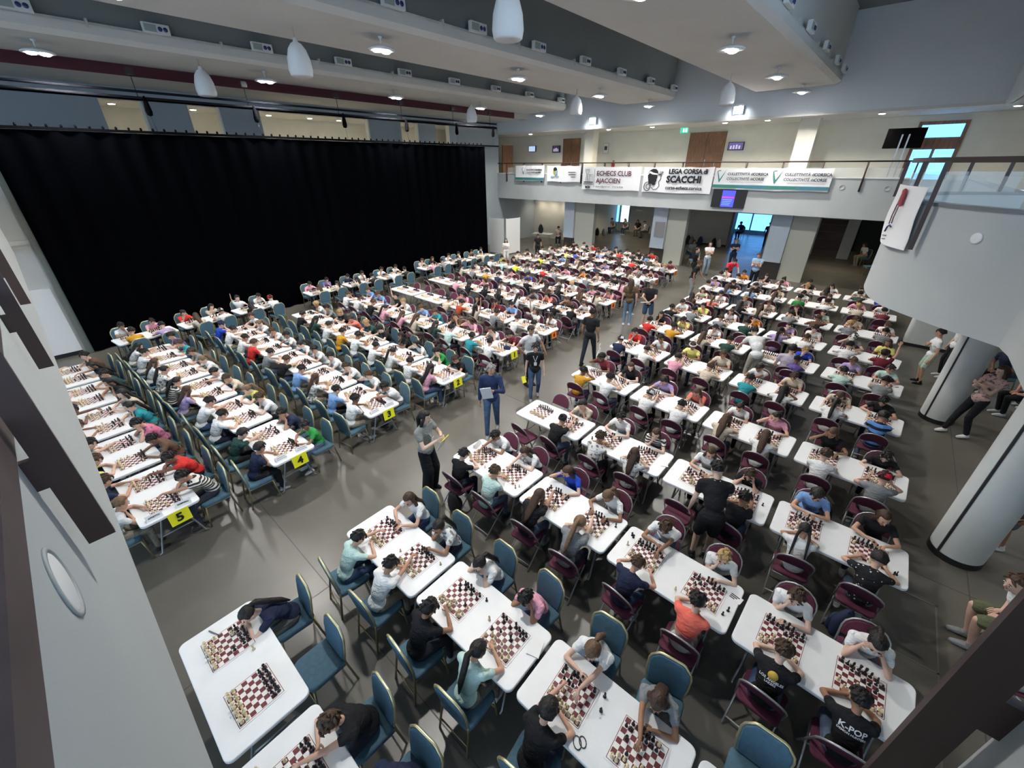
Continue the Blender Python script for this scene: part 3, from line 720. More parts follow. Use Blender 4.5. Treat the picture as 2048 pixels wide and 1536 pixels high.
    def cap_mb(s):
        mb = MB(); R = s.Rh; hs = s.D['head']; nu, nv = 20, 8; rings = []
        for i in range(nv + 1):
            t = PI * .53 * i / nv; rings.append([s.H(math.sin(t) * math.cos(2 * PI * j / nu) * .090, -.008 + math.sin(t) * math.sin(2 * PI * j / nu) * .108, .03 + math.cos(t) * .098) for j in range(nu)])
        rings.append([s.H(math.cos(2 * PI * j / nu) * .080, -.008 + math.sin(2 * PI * j / nu) * .098, .03) for j in range(nu)])
        mb.layers(rings)
        out = []; inn = []
        for j in range(9):
            a = PI * (.14 + .72 * j / 8)
            inn.append((math.cos(a) * .086, math.sin(a) * .10 - .01)); out.append((math.cos(a) * .083, math.sin(a) * .10 - .01 + .075 * math.sin(PI * j / 8) ** .6))
        lo = [s.H(x, y, .022 - (.014 if y > .1 else 0)) for x, y in inn + out[::-1]]; up = [p + s.Rh @ V((0, 0, .007)) for p in lo]
        mb.layers([lo, up])
        return mb

def headband(B):
    mb = MB(); pts = [B.H(math.cos(2 * PI * j / 24) * .088, -.008 + math.sin(2 * PI * j / 24) * .106, .058 - .03 * math.sin(2 * PI * j / 24 + PI)) for j in range(25)]
    mb.limb(pts, [.017] * 25, 6, cap=False)
    return mb
# ---- batch conversion of the blended shapes
_batch = []
def blend(mb, name, mats, voxel, smooth=4, dec=.5, post=None):
    me = mb.mesh(name, mats); o = bpy.data.objects.new('tmp', me); COL.objects.link(o)
    m = o.modifiers.new('r', 'REMESH'); m.mode = 'VOXEL'; m.voxel_size = voxel; m.use_smooth_shade = True
    m = o.modifiers.new('s', 'SMOOTH'); m.factor = .5; m.iterations = smooth
    m = o.modifiers.new('d', 'DECIMATE'); m.ratio = dec
    slot = [None]; _batch.append((o, me, name, mats, post, slot))
    return slot
def run_batch():
    dg = bpy.context.evaluated_depsgraph_get()
    for o, me, name, mats, post, slot in _batch:
        nm = bpy.data.meshes.new_from_object(o.evaluated_get(dg))
        if post:
            mb = MB(); mb.v = [tuple(v.co) for v in nm.vertices]; mb.f = [tuple(p.vertices) for p in nm.polygons]; mb.m = [0] * len(mb.f)
            post(mb); bpy.data.meshes.remove(nm); nm = mb.mesh(name, mats)
        else:
            nm.materials.clear()
            for m in (mats if isinstance(mats, list) else [mats]): nm.materials.append(m)
            nm.polygons.foreach_set('use_smooth', [True] * len(nm.polygons))
        nm.name = name; slot[0] = nm
    for o, me, *_ in _batch: bpy.data.objects.remove(o); bpy.data.meshes.remove(me)
    _batch.clear()
SKINM = [M_skin, M_eye, M_eyew, M_lip, M_brow]
class Figure:
    """all meshes of one pose"""
    def __init__(s, B, sleeve=.42, long=False, leg=1.0, wide=0.0, voxel=.0115, dec=.45, low=False):
        s.B = B; s.hair = {}
        s.body = blend(B.body_mb(), 'person', SKINM, voxel, 4, dec, B.extras)
        s.shirt = blend(B.shirt_mb(sleeve, long), 'shirt', M_cloth, .014, 3, dec)
        s.legs = blend(B.trousers_mb(leg, wide), 'trousers', M_cloth, .015, 3, dec)
        s.shoes = {k: B.shoe_mb(k).mesh('shoe', M_cloth) for k in (-1, 1)}
        s.cap = None
        s.low = [blend(B.body_mb(), 'person', SKINM, .03, 2, .6), blend(B.shirt_mb(sleeve, long), 'shirt', M_cloth, .032, 2, .6), blend(B.trousers_mb(leg, wide), 'trousers', M_cloth, .035, 2, .6)] if low else None
    def hairm(s, st):
        if st not in s.hair: s.hair[st] = s.B.hair_mb(st).mesh('hair', M_hair)
        return s.hair[st]
    def capm(s):
        if not s.cap: s.cap = s.B.cap_mb().mesh('cap', M_cloth)
        return s.cap

def seated(D, lean, hp, hy, arms, side=0.0, hr=0.0, feet=0):
    """arms: (left, right) modes"""
    B = Body(D, .535 if D is CHILD else .55, lean, hp, hy, hr, (0, -.04), side=side)
    t = .775
    for k, m in ((-1, arms[0]), (1, arms[1])):
        sx = k
        if m == 'fold': B.set_arm(k, (k * .03, .37, t + .012), (k * 1, .1, -.35), hd=(-k * .85, .45, -.05), curl=.35)
        elif m == 'rest': B.set_arm(k, (k * .13, .40, t + .012), (k * 1, -.2, -.4), hd=(-k * .25, 1, -.05), curl=.4)
        elif m == 'chin':
            w = B.H(k * .03, .075, -.165); B.set_arm(k, w, (k * .5, .25, -1), hd=(-k * .1, -.1, 1), hn=(-k * .2, -1, 0), curl=.9)
        elif m == 'cheek':
            w = B.H(k * .085, .06, -.12); B.set_arm(k, w, (k * .8, .35, -1), hd=B.Rh @ V((-k * .1, -.15, 1)), hn=(-k, -.2, 0), curl=.3)
        elif m == 'brow':
            w = B.H(k * .09, .085, -.04); B.set_arm(k, w, (k * 1, .35, -.8), hd=B.Rh @ V((-k * .35, -.05, 1)), hn=(-k * .6, -1, 0), curl=.3)
        elif m == 'reach': B.set_arm(k, (k * .02, .66, t + .10), (k * .6, -.3, -.5), hd=(0, 1, -.55), curl=.8)
        elif m == 'reachout': B.set_arm(k, (k * .22, .52, t + .06), (k * 1, -.3, -.3), hd=(0, 1, -.4), curl=.6)
        elif m == 'lap': B.set_arm(k, (k * .08, .19, .63), (k * 1, -.6, -.2), hd=(-k * .5, 1, -.2), curl=.5)
        elif m == 'up': B.set_arm(k, B.shl[k] + V((k * .06, .08, .42)), (k * 1, .3, 0), hd=(0, .05, 1), hn=(0, 1, 0), curl=.2)
    for k in (-1, 1): B.set_leg(k, (k * (.10 + .02 * feet), .30 - .12 * feet, .095), (k * .1, 1, .6))
    return B
POSES = []
for (lean, hp, hy, arms, side, hr) in (
    (.42, .62, .0, ('fold', 'fold'), 0, 0),          # 0 arms folded on the table
    (.40, .45, -.15, ('fold', 'chin'), .05, -.08),   # 1 chin on right hand
    (.40, .45, .18, ('chin', 'fold'), -.05, .08),    # 2 chin on left hand
    (.46, .60, .0, ('cheek', 'cheek'), 0, 0),        # 3 head in both hands
    (.50, .60, .0, ('fold', 'reach'), .04, 0),       # 4 right arm reaches to the board
    (.50, .60, .05, ('reach', 'fold'), -.04, 0),     # 5 left arm reaches
    (.10, .25, .25, ('lap', 'lap'), 0, 0),           # 6 upright, hands in lap
    (.18, .05, .1, ('rest', 'up'), .0, 0),           # 7 right arm raised
    (.72, .85, -.1, ('fold', 'fold'), .0, .1),       # 8 bent low over the table
    (.36, .50, .3, ('rest', 'brow'), .06, -.12),     # 9 forehead on right hand
    (.34, .40, -.35, ('rest', 'fold'), -.03, .05),   # 10 looking aside
    (.44, .68, .1, ('rest', 'rest'), .02, 0)):       # 11 hands flat beside the board
    POSES.append(Figure(seated(CHILD, lean, hp, hy, arms, side, hr, feet=random.choice((0, 0, 1))), low=True))
LOUNGE = [Figure(seated(ADULT, .15, .2, .2, ('lap', 'lap')), leg=.5, voxel=.014), Figure(seated(ADULT, .55, .2, -.5, ('lap', 'lap')), leg=.5, voxel=.014),
          Figure(seated(ADULT, .3, .5, .0, ('lap', 'lap')), leg=1, voxel=.02, dec=.4)]
def standing(D, arms, lean=.03, hp=.12, hy=0.0, walk=0.0, sep=.10, twist=0.0, side=0.0, hipb=0.0, drop=0.0):
    hz = D['th'] + D['shin'] + .085 - .012 - drop
    B = Body(D, hz, lean, hp, hy, 0, (0, -hipb), twist, side)
    for k, m in ((-1, arms[0]), (1, arms[1])):
        S = B.shl[k]; q = D['ua'] + D['fa']; dn = V((0, 0, -1))
        if m == 'hang': B.set_arm(k, S + V((k * .07, .03, -q * .97)), (k * .3, -1, 0), hn=(-k, 0, 0), curl=.5)
        elif m == 'swing': B.set_arm(k, S + V((k * .06, .14, -q * .93)), (k * .3, -1, 0), hn=(-k, 0, 0), curl=.5)
        elif m == 'swingb': B.set_arm(k, S + V((k * .07, -.14, -q * .93)), (k * .3, -1, 0), hn=(-k, 0, 0), curl=.5)
        elif m == 'hold': B.set_arm(k, B.mid + V((k * .07, .29, .06)), (k * 1, -.6, -.6), hd=(-k * .25, .9, .35), hn=(-k, 0, .2), curl=.8)
        elif m == 'chest': B.set_arm(k, B.mid + V((-k * .02, .20, .10)), (k * 1, -.4, -.6), hd=(-k * .9, .3, .1), hn=(0, -1, 0), curl=.6)
        elif m == 'behind': B.set_arm(k, B.hipC + V((k * .03, -.17, .08)), (k * 1, -.7, 0), hd=(-k * .7, 0, -.5), hn=(0, 1, 0), curl=.6)
        elif m == 'cross': B.set_arm(k, B.mid + V((-k * .08, .17, .08)), (k * 1, .1, -.6), hd=(-k, .2, .1), hn=(0, -1, 0), curl=.4)
        elif m == 'hip': B.set_arm(k, B.hipC + V((k * .17, .0, .06)), (k * 1, -.7, 0), hd=(-k * .4, .6, -.5), hn=(-k, 0, 0), curl=.4)
        elif m == 'table': B.set_arm(k, S + V((k * .05, .30, -q * .80)), (k * 1, -.4, 0), hd=(0, 1, -.3), curl=.3)
        elif m == 'side': B.set_arm(k, S + V((k * .26, .05, -q * .85)), (k * 1, -.6, 0), hd=(k * .3, .1, -1), hn=(-k, 0, 0), curl=.2)
    for k in (-1, 1): B.set_leg(k, (k * sep, k * walk * .5, .085 + (.03 if walk and k * walk < 0 else 0)), (k * .05, 1, 0))
    return B
F = lambda *a, sl=.42, long=False, leg=1.0, wide=0.0, D=ADULT, **k: Figure(standing(D, *a, **k), sl, long, leg, wide, voxel=.013, dec=.5)
TEEN = dict(ADULT); TEEN.update(T=.44, sh=.16, th=.38, shin=.38, ua=.26, fa=.23, r=.9, head=1.0)
STAND = dict(
    organiser=F(('hold', 'hold'), hp=.3, hy=-.2, wide=.035, leg=1.0),
    jacket=F(('hold', 'hang'), walk=.45, hp=.15, hy=-.5, long=True, leg=1),
    tee=F(('side', 'hip'), hp=.25, hy=.3, lean=.08),
    lanyard=F(('hang', 'hang'), D=TEEN, walk=.3, hp=.35),
    walker=F(('hang', 'hang'), walk=.55, hp=.2),
    behind=F(('behind', 'behind'), leg=.5, hp=.1, sep=.14),
    idle=F(('hang', 'hang'), hp=.15, hy=.2),
    lean=F(('table', 'hang'), lean=.25, hp=.4),
    cross=F(('cross', 'cross'), hp=.1, hy=.3),
    bend=F(('table', 'table'), lean=.75, hp=.5, hipb=.12),
    bend_shorts=F(('hang', 'table'), lean=.55, hp=.55, hipb=.10, leg=.5),
    clasp=F(('chest', 'chest'), hp=.25),
    boy=F(('hang', 'chest'), D=TEEN, leg=.5, hp=.25, hy=.3, sep=.12),
    lounge_col=F(('chest', 'chest'), lean=-.22, hp=.35, hipb=.12, walk=.25, sep=.13),
    dress=F(('chest', 'hang'), D=TEEN, hp=.2, leg=.5))
SKIN = [(.62, .37, .27), (.66, .42, .32), (.56, .32, .22), (.46, .25, .165), (.68, .46, .36), (.32, .165, .10), (.20, .10, .065)]
SHIRT = dict(w=('white', (.78, .78, .77)), k=('black', (.012, .012, .014)), n=('navy', (.018, .025, .06)), b=('royal blue', (.02, .07, .50)), l=('light blue', (.20, .36, .66)), t=('teal', (.03, .30, .34)),
             g=('green', (.03, .28, .06)), d=('dark green', (.02, .06, .05)), r=('red', (.62, .035, .03)), o=('orange', (.75, .25, .03)), O=('rust red', (.42, .07, .025)), c=('coral', (.80, .20, .15)), p=('pink', (.74, .35, .45)),
             v=('lavender', (.42, .32, .56)), V=('purple', (.16, .11, .36)), y=('yellow', (.78, .72, .22)), Y=('neon yellow', (.65, .75, .04)), m=('mustard', (.60, .30, .03)), e=('grey', (.22, .23, .24)), a=('beige', (.62, .53, .42)), h=('brown', (.13, .07, .045)),
             u=('maroon', (.17, .02, .035)), s=('striped', (.70, .66, .60)), f=('patterned white', (.72, .72, .70)), z=('pale mint', (.52, .70, .64)), q=('dotted black', (.015, .015, .018)), S=('blue barred', (.10, .26, .62)), D=('coral two-tone', (.85, .17, .12)), P=('pink patterned', (.62, .16, .28)))
SMAT = {'s': M_stripe, 'f': M_floral, 'q': M_dots, 'S': M_stripeb, 'D': M_dip, 'P': M_floral}
HAIR = dict(d=('short dark hair', (.012, .009, .008)), b=('short brown hair', (.065, .036, .02)), y=('short blond hair', (.42, .28, .12)), l=('long black hair', (.010, .008, .008)), L=('long brown hair', (.055, .028, .016)),
            P=('a dark ponytail', (.014, .010, .009)), p=('a light brown ponytail', (.16, .095, .05)), c=('curly dark hair', (.012, .009, .008)), B=('dark braids', (.010, .008, .008)), C=('a white cap', (.014, .010, .009)), R=('a red cap', (.012, .01, .01)), K=('a dark cap', (.012, .01, .01)), h=('a pale headband', (.05, .03, .02)), u=('a hair bun', (.012, .009, .008)), e=('short grey hair', (.22, .21, .20)))
HSHAPE = dict(b='d', y='d', h='d', C='d', R='d', K='d', e='d')
CAPC = dict(C=(.75, .74, .72), R=(.70, .03, .05), K=(.02, .03, .07))
TROU = [(.02, .025, .045), (.03, .035, .05), (.05, .08, .16), (.012, .012, .014), (.16, .15, .13), (.10, .13, .20), (.25, .22, .17)]
SHOE = [(.6, .6, .58), (.03, .03, .03), (.25, .25, .26)]
prand = random.Random(11)
REQ = []; WORN = {}
def person(*a, **k): REQ.append((a, k))
def make_person(fig, loc, rz, shirt, hair, label, group=None, skin=None, trou=None, scale=1.0, shirtcol=None, shoe=None, keep=False, deco=None):
    sk = skin if skin else SKIN[prand.choice((0, 0, 1, 1, 2, 2, 3, 4, 4, 5) if hair in 'ybpLh' or prand.random() < .8 else (2, 3, 5, 6))]
    o = link('person', fig.body[0], None, loc, rz, label, 'person', group, color=sk, scale=scale)
    sh = link('shirt', fig.shirt[0], o, color=shirtcol if shirtcol else SHIRT[shirt][1])
    if shirt in SMAT:
        sh.material_slots[0].link = 'OBJECT'; sh.material_slots[0].material = SMAT[shirt]
    WORN['shirt'] = sh
    link('trousers', fig.legs[0], o, color=trou if trou else prand.choice(TROU))
    sc = shoe if shoe else prand.choice(SHOE)
    for k in (-1, 1): link('shoe', fig.shoes[k], o, color=sc)
    hc = HAIR[hair][1]; j = prand.uniform(.8, 1.3)
    link('hair', fig.hairm(HSHAPE.get(hair, hair)), o, color=tuple(min(1, c * j) for c in hc))
    if hair in CAPC: link('cap', fig.capm(), o, color=CAPC[hair])
    if hair == 'h': link('headband', headband(fig.B).mesh('headband', M_cloth), o, color=(.72, .70, .66))
    if deco: deco(o, fig.B)
    return o
run_batch()
# ---------------------------------------------------------------- furniture meshes
M_top = mat('table_plastic', (.80, .81, .82), .42, var=.03, vscale=5, bump=.05, bscale=120)
M_leg = mat('table_leg_grey', (.30, .31, .32), .4, metal=.6)
M_bluef = mat('blue_upholstery', (.07, .145, .20), .85, var=.10, vscale=25, bump=.15, bscale=120)
M_gold = mat('gold_frame', (.72, .64, .36), .30, metal=.7)
M_goldd = mat('bronze_leg', (.30, .25, .13), .4, metal=.7)
M_mar = mat('maroon_upholstery', (.105, .018, .045), .8, var=.10, vscale=25, bump=.12, bscale=120)
M_fold = mat('folding_frame_grey', (.42, .41, .41), .35, metal=.6)
LT, WT, HT = 1.53, .76, .745
def table_parts():
    out = []
    mb = MB(); mb.slab(rrect(LT, WT, .07, 5), HT - .045, HT, .010); out.append(('table_top', mb.mesh('table_top', M_top, False), None))
    mb = MB(); mb.box(-LT / 2 + .08, LT / 2 - .08, -WT / 2 + .06, -WT / 2 + .09, HT - .075, HT - .045); mb.box(-LT / 2 + .08, LT / 2 - .08, WT / 2 - .09, WT / 2 - .06, HT - .075, HT - .045); out.append(('under_rail', mb.mesh('under_rail', M_leg, False), 'table_top'))
    for s in (-1, 1):
        for t in (-1, 1):
            mb = MB(); mb.tube([(s * .56, t * .10, .69), (s * .57, t * .16, .50), (s * .58, t * .24, .24), (s * .59, t * .30, .03), (s * .59, t * .34, .012)], .014, 6); out.append(('leg', mb.mesh('leg', M_leg), None))
        mb = MB(); mb.tube([(s * .58, -.22, .30), (s * .58, .22, .30)], .011, 6); mb.tube([(s * .57, 0, .42), (s * .25, 0, .69)], .010, 6); out.append(('brace', mb.mesh('brace', M_leg), 'leg'))
    return out
TABLE = table_parts()
def back_poly():  # outline of the banquet chair back, seen from the front: (x, z)
    return [(-.185, .47), (-.205, .62), (-.21, .78), (-.195, .84), (-.13, .915), (-.10, .925), (.10, .925), (.13, .915), (.195, .84), (.21, .78), (.205, .62), (.185, .47)]
def banquet_parts():
    out = []
    bend = lambda z: -.19 - (z - .45) * .13
    mb = MB(); mb.slab(rrect(.44, .43, .07, 4), .40, .475, .022); out.append(('seat', mb.mesh('seat', M_bluef), None))
    P = back_poly(); mb = MB()
    f = lambda g, dy: [(x * g, bend(z) + dy, .70 + (z - .70) * g) for x, z in P]
    mb.layers([f(.90, .022), f(.955, .012), f(.955, -.012), f(.90, -.022)]); out.append(('backrest', mb.mesh('backrest', M_bluef, False), None))
    mb = MB(); ring = [V((x, bend(z), z)) for x, z in P]; mb.limb(ring, [.0135] * len(ring), 6, cap=False); out.append(('back_frame', mb.mesh('back_frame', M_gold), 'backrest'))
    mb = MB(); mb.box(-.20, .20, -.20, .19, .385, .405); out.append(('seat_frame', mb.mesh('seat_frame', M_gold, False), 'seat'))
    for s in (-1, 1):
        mb = MB(); mb.tube([(s * .195, .18, .40), (s * .20, .20, .2), (s * .205, .215, .0)], .013, 6); out.append(('leg', mb.mesh('leg', M_goldd), None))
        mb = MB(); mb.tube([(s * .185, bend(.47), .48), (s * .19, -.20, .38), (s * .205, -.26, .0)], .013, 6); out.append(('leg', mb.mesh('leg', M_goldd), None))
    mb = MB(); mb.tube([(-.20, .20, .17), (.20, .20, .17)], .009, 5); mb.tube([(-.20, -.235, .17), (.20, -.235, .17)], .009, 5); out.append(('stretcher', mb.mesh('stretcher', M_goldd), None))
    return out
def folding_parts():
    out = []
    arch = [(-.215, .02, .0), (-.215, .0, .2)]
    yy = lambda z: .17 - z * .44
    pts = [(-.215, yy(0), .01), (-.215, yy(.4), .4), (-.215, yy(.62), .62)]
    for k in range(9):
        a = PI - PI * k / 8; pts.append((.215 * math.cos(a), yy(.68 + .16 * math.sin(a)), .68 + .16 * math.sin(a)))
    pts += [(.215, yy(.62), .62), (.215, yy(.4), .4), (.215, yy(0), .01)]
    mb = MB(); mb.limb(pts, [.0115] * len(pts), 6, cap=False); out.append(('front_frame', mb.mesh('front_frame', M_fold), None))
    poly = [(-.20, .60), (-.205, .68)] + [(.205 * math.cos(PI - PI * k / 8), .68 + .148 * math.sin(PI * k / 8)) for k in range(1, 8)] + [(.205, .68), (.20, .60)]
    mb = MB(); f = lambda g, dy: [(x * g, yy(z) + dy, .70 + (z - .70) * g) for x, z in poly]
    mb.layers([f(.93, .022), f(1, .012), f(1, -.006), f(.95, -.014)]); out.append(('backrest', mb.mesh('backrest', M_mar, False), None))
    mb = MB(); mb.slab(rrect(.41, .40, .06, 4, 0, .03), .425, .465, .014); out.append(('seat', mb.mesh('seat', M_mar), None))
    for s in (-1, 1):
        mb = MB(); mb.tube([(s * .20, .17, .42), (s * .20, -.02, .25), (s * .20, -.25, .01)], .0105, 6); out.append(('leg', mb.mesh('leg', M_fold), None))
    mb = MB(); mb.tube([(-.215, yy(.16), .16), (.215, yy(.16), .16)], .009, 5); out.append(('stretcher', mb.mesh('stretcher', M_fold), None))
    mb = MB(); mb.tube([(-.20, -.19, .075), (.20, -.19, .075)], .009, 5); out.append(('stretcher', mb.mesh('stretcher', M_fold), None))
    return out
CHAIR = {'b': banquet_parts(), 'f': folding_parts()}
def assemble(name, parts, loc, rz, label, cat, group=None):
    o = link(name, None, None, loc, rz, label, cat, group)
    made = {}
    for n, me, up in parts: made[n] = link(n, me, made[up] if up else o)
    return o
def chair(t, loc, rz, where):
    if t == 'b': return assemble('banquet_chair', CHAIR['b'], loc, rz, 'blue upholstered banquet chair with gold frame, ' + where, 'chair', 'blue banquet chairs')
    return assemble('folding_chair', CHAIR['f'], loc, rz, 'maroon padded folding chair with grey frame, ' + where, 'chair', 'maroon folding chairs')
def mat_board():
    m = bpy.data.materials.new('chess_mat_print'); m.use_nodes = True; nt = m.node_tree; b = nt.nodes['Principled BSDF']; N = nt.nodes.new; L = nt.links.new
    tc = N('ShaderNodeTexCoord'); mp = N('ShaderNodeMapping'); mp.inputs['Location'].default_value = (4, 4, .5); mp.inputs['Scale'].default_value = (1 / .0485, 1 / .0485, 0)
    L(tc.outputs['Object'], mp.inputs[0]); ck = N('ShaderNodeTexChecker'); ck.inputs['Scale'].default_value = 1.0
    ck.inputs['Color1'].default_value = (.15, .022, .028, 1); ck.inputs['Color2'].default_value = (.82, .80, .78, 1); L(mp.outputs[0], ck.inputs[0])
    sp = N('ShaderNodeSeparateXYZ'); L(tc.outputs['Object'], sp.inputs[0])
    ab = []
    for k in (0, 1):
        q = N('ShaderNodeMath'); q.operation = 'ABSOLUTE'; L(sp.outputs[k], q.inputs[0]); ab.append(q)
    mx = N('ShaderNodeMath'); mx.operation = 'MAXIMUM'; L(ab[0].outputs[0], mx.inputs[0]); L(ab[1].outputs[0], mx.inputs[1])
    def gt(v):
        g = N('ShaderNodeMath'); g.operation = 'GREATER_THAN'; g.inputs[1].default_value = v; L(mx.outputs[0], g.inputs[0]); return g
    def mixc(f, a, c):
        x = N('ShaderNodeMix'); x.data_type = 'RGBA'; L(f.outputs[0], x.inputs['Factor']); L(a, x.inputs['A']); x.inputs['B'].default_value = c; return x.outputs['Result']
    o = mixc(gt(.194), ck.outputs[0], (.82, .81, .80, 1)); o = mixc(gt(.201), o, (.12, .02, .03, 1)); o = mixc(gt(.206), o, (.82, .81, .80, 1))
    L(o, b.inputs['Base Color']); b.inputs['Roughness'].default_value = .5
    return m
M_board = mat_board()
mb = MB(); mb.slab(rrect(.445, .445, .004, 1), 0, .0025); BOARD = mb.mesh('chess_mat', M_board, False)
# chess pieces
M_pw = mat('piece_ivory', (.74, .62, .38), .4); M_pb = mat('piece_black', (.012, .010, .012), .35)
PROF = dict(pawn=[(.0165, 0), (.0165, .005), (.009, .013), (.006, .030), (.0105, .032), (.006, .035), (.0105, .043), (.008, .051), (.001, .054)],
            rook=[(.018, 0), (.018, .006), (.011, .014), (.009, .038), (.0145, .043), (.0145, .056), (.009, .056), (.009, .050)],
            bishop=[(.018, 0), (.018, .006), (.010, .015), (.0065, .045), (.012, .048), (.007, .051), (.0115, .062), (.006, .074), (.004, .080), (.001, .082)],
            queen=[(.0195, 0), (.0195, .007), (.011, .016), (.0075, .056), (.0135, .060), (.009, .064), (.0155, .082), (.011, .084), (.005, .090), (.001, .092)],
            king=[(.020, 0), (.020, .007), (.0115, .016), (.008, .062), (.0145, .066), (.0095, .070), (.0145, .088), (.006, .092), (.002, .093)])
def piece_mb(t, n, low=False):
    mb = MB()
    if t == 'knight':
        mb.lathe([(.018, 0), (.018, .006), (.012, .014), (.010, .022)] if not low else [(.018, 0), (.011, .02)], n)
        pf = [(-.010, .018), (.010, .018), (.011, .036), (.006, .062), (-.002, .066), (-.008, .056), (-.018, .046), (-.016, .038), (-.004, .042), (-.006, .032)]
        mb.layers([[(-.006, x, z) for x, z in pf], [(.006, x, z) for x, z in pf]])
    else:
        p = PROF[t]; mb.lathe(p if not low else p[::2] + ([p[-1]] if len(p) % 2 == 0 else []), n)
        if t == 'king' and not low: mb.box(-.002, .002, -.002, .002, .092, .104); mb.box(-.006, .006, -.002, .002, .096, .100)
    return mb
PIECE = {(t, c): piece_mb(t, 10).mesh(t, M_pw if c == 'w' else M_pb) for t in ('pawn', 'rook', 'knight', 'bishop', 'queen', 'king') for c in 'wb'}
PLOW = {t: piece_mb(t, 6, True) for t in ('pawn', 'rook', 'knight', 'bishop', 'queen', 'king')}
crand = random.Random(5)
def position(fresh):
    back = ['rook', 'knight', 'bishop', 'queen', 'king', 'bishop', 'knight', 'rook']; occ = {}
    for i in range(8):
        occ[(i, 0)] = (back[i], 'w'); occ[(i, 1)] = ('pawn', 'w'); occ[(i, 6)] = ('pawn', 'b'); occ[(i, 7)] = (back[i], 'b')
    if fresh: return occ
    for _ in range(crand.randint(6, 14)):
        c = crand.choice('wb'); own = [q for q, v in occ.items() if v[1] == c]
        q = crand.choice(own); t = occ[q][0]; s = 1 if c == 'w' else -1
        if t == 'king': continue
        if t == 'pawn': d = (q[0], q[1] + s * crand.choice((1, 1, 2) if q[1] in (1, 6) else (1,)))
        elif t == 'knight': d = (q[0] + crand.choice((-1, 1)), q[1] + 2 * s)
        else: d = (q[0] + crand.choice((-2, -1, 1, 2)), q[1] + s * crand.choice((1, 2, 3)))
        if 0 <= d[0] < 8 and 0 <= d[1] < 8 and occ.get(d, ('', ''))[1] != c and occ.get(d, ('',))[0] != 'king': occ[d] = occ.pop(q)
    for _ in range(crand.randint(2, 8)):
        q = crand.choice([q for q, v in occ.items() if v[0] != 'king']); occ.pop(q)
    return occ

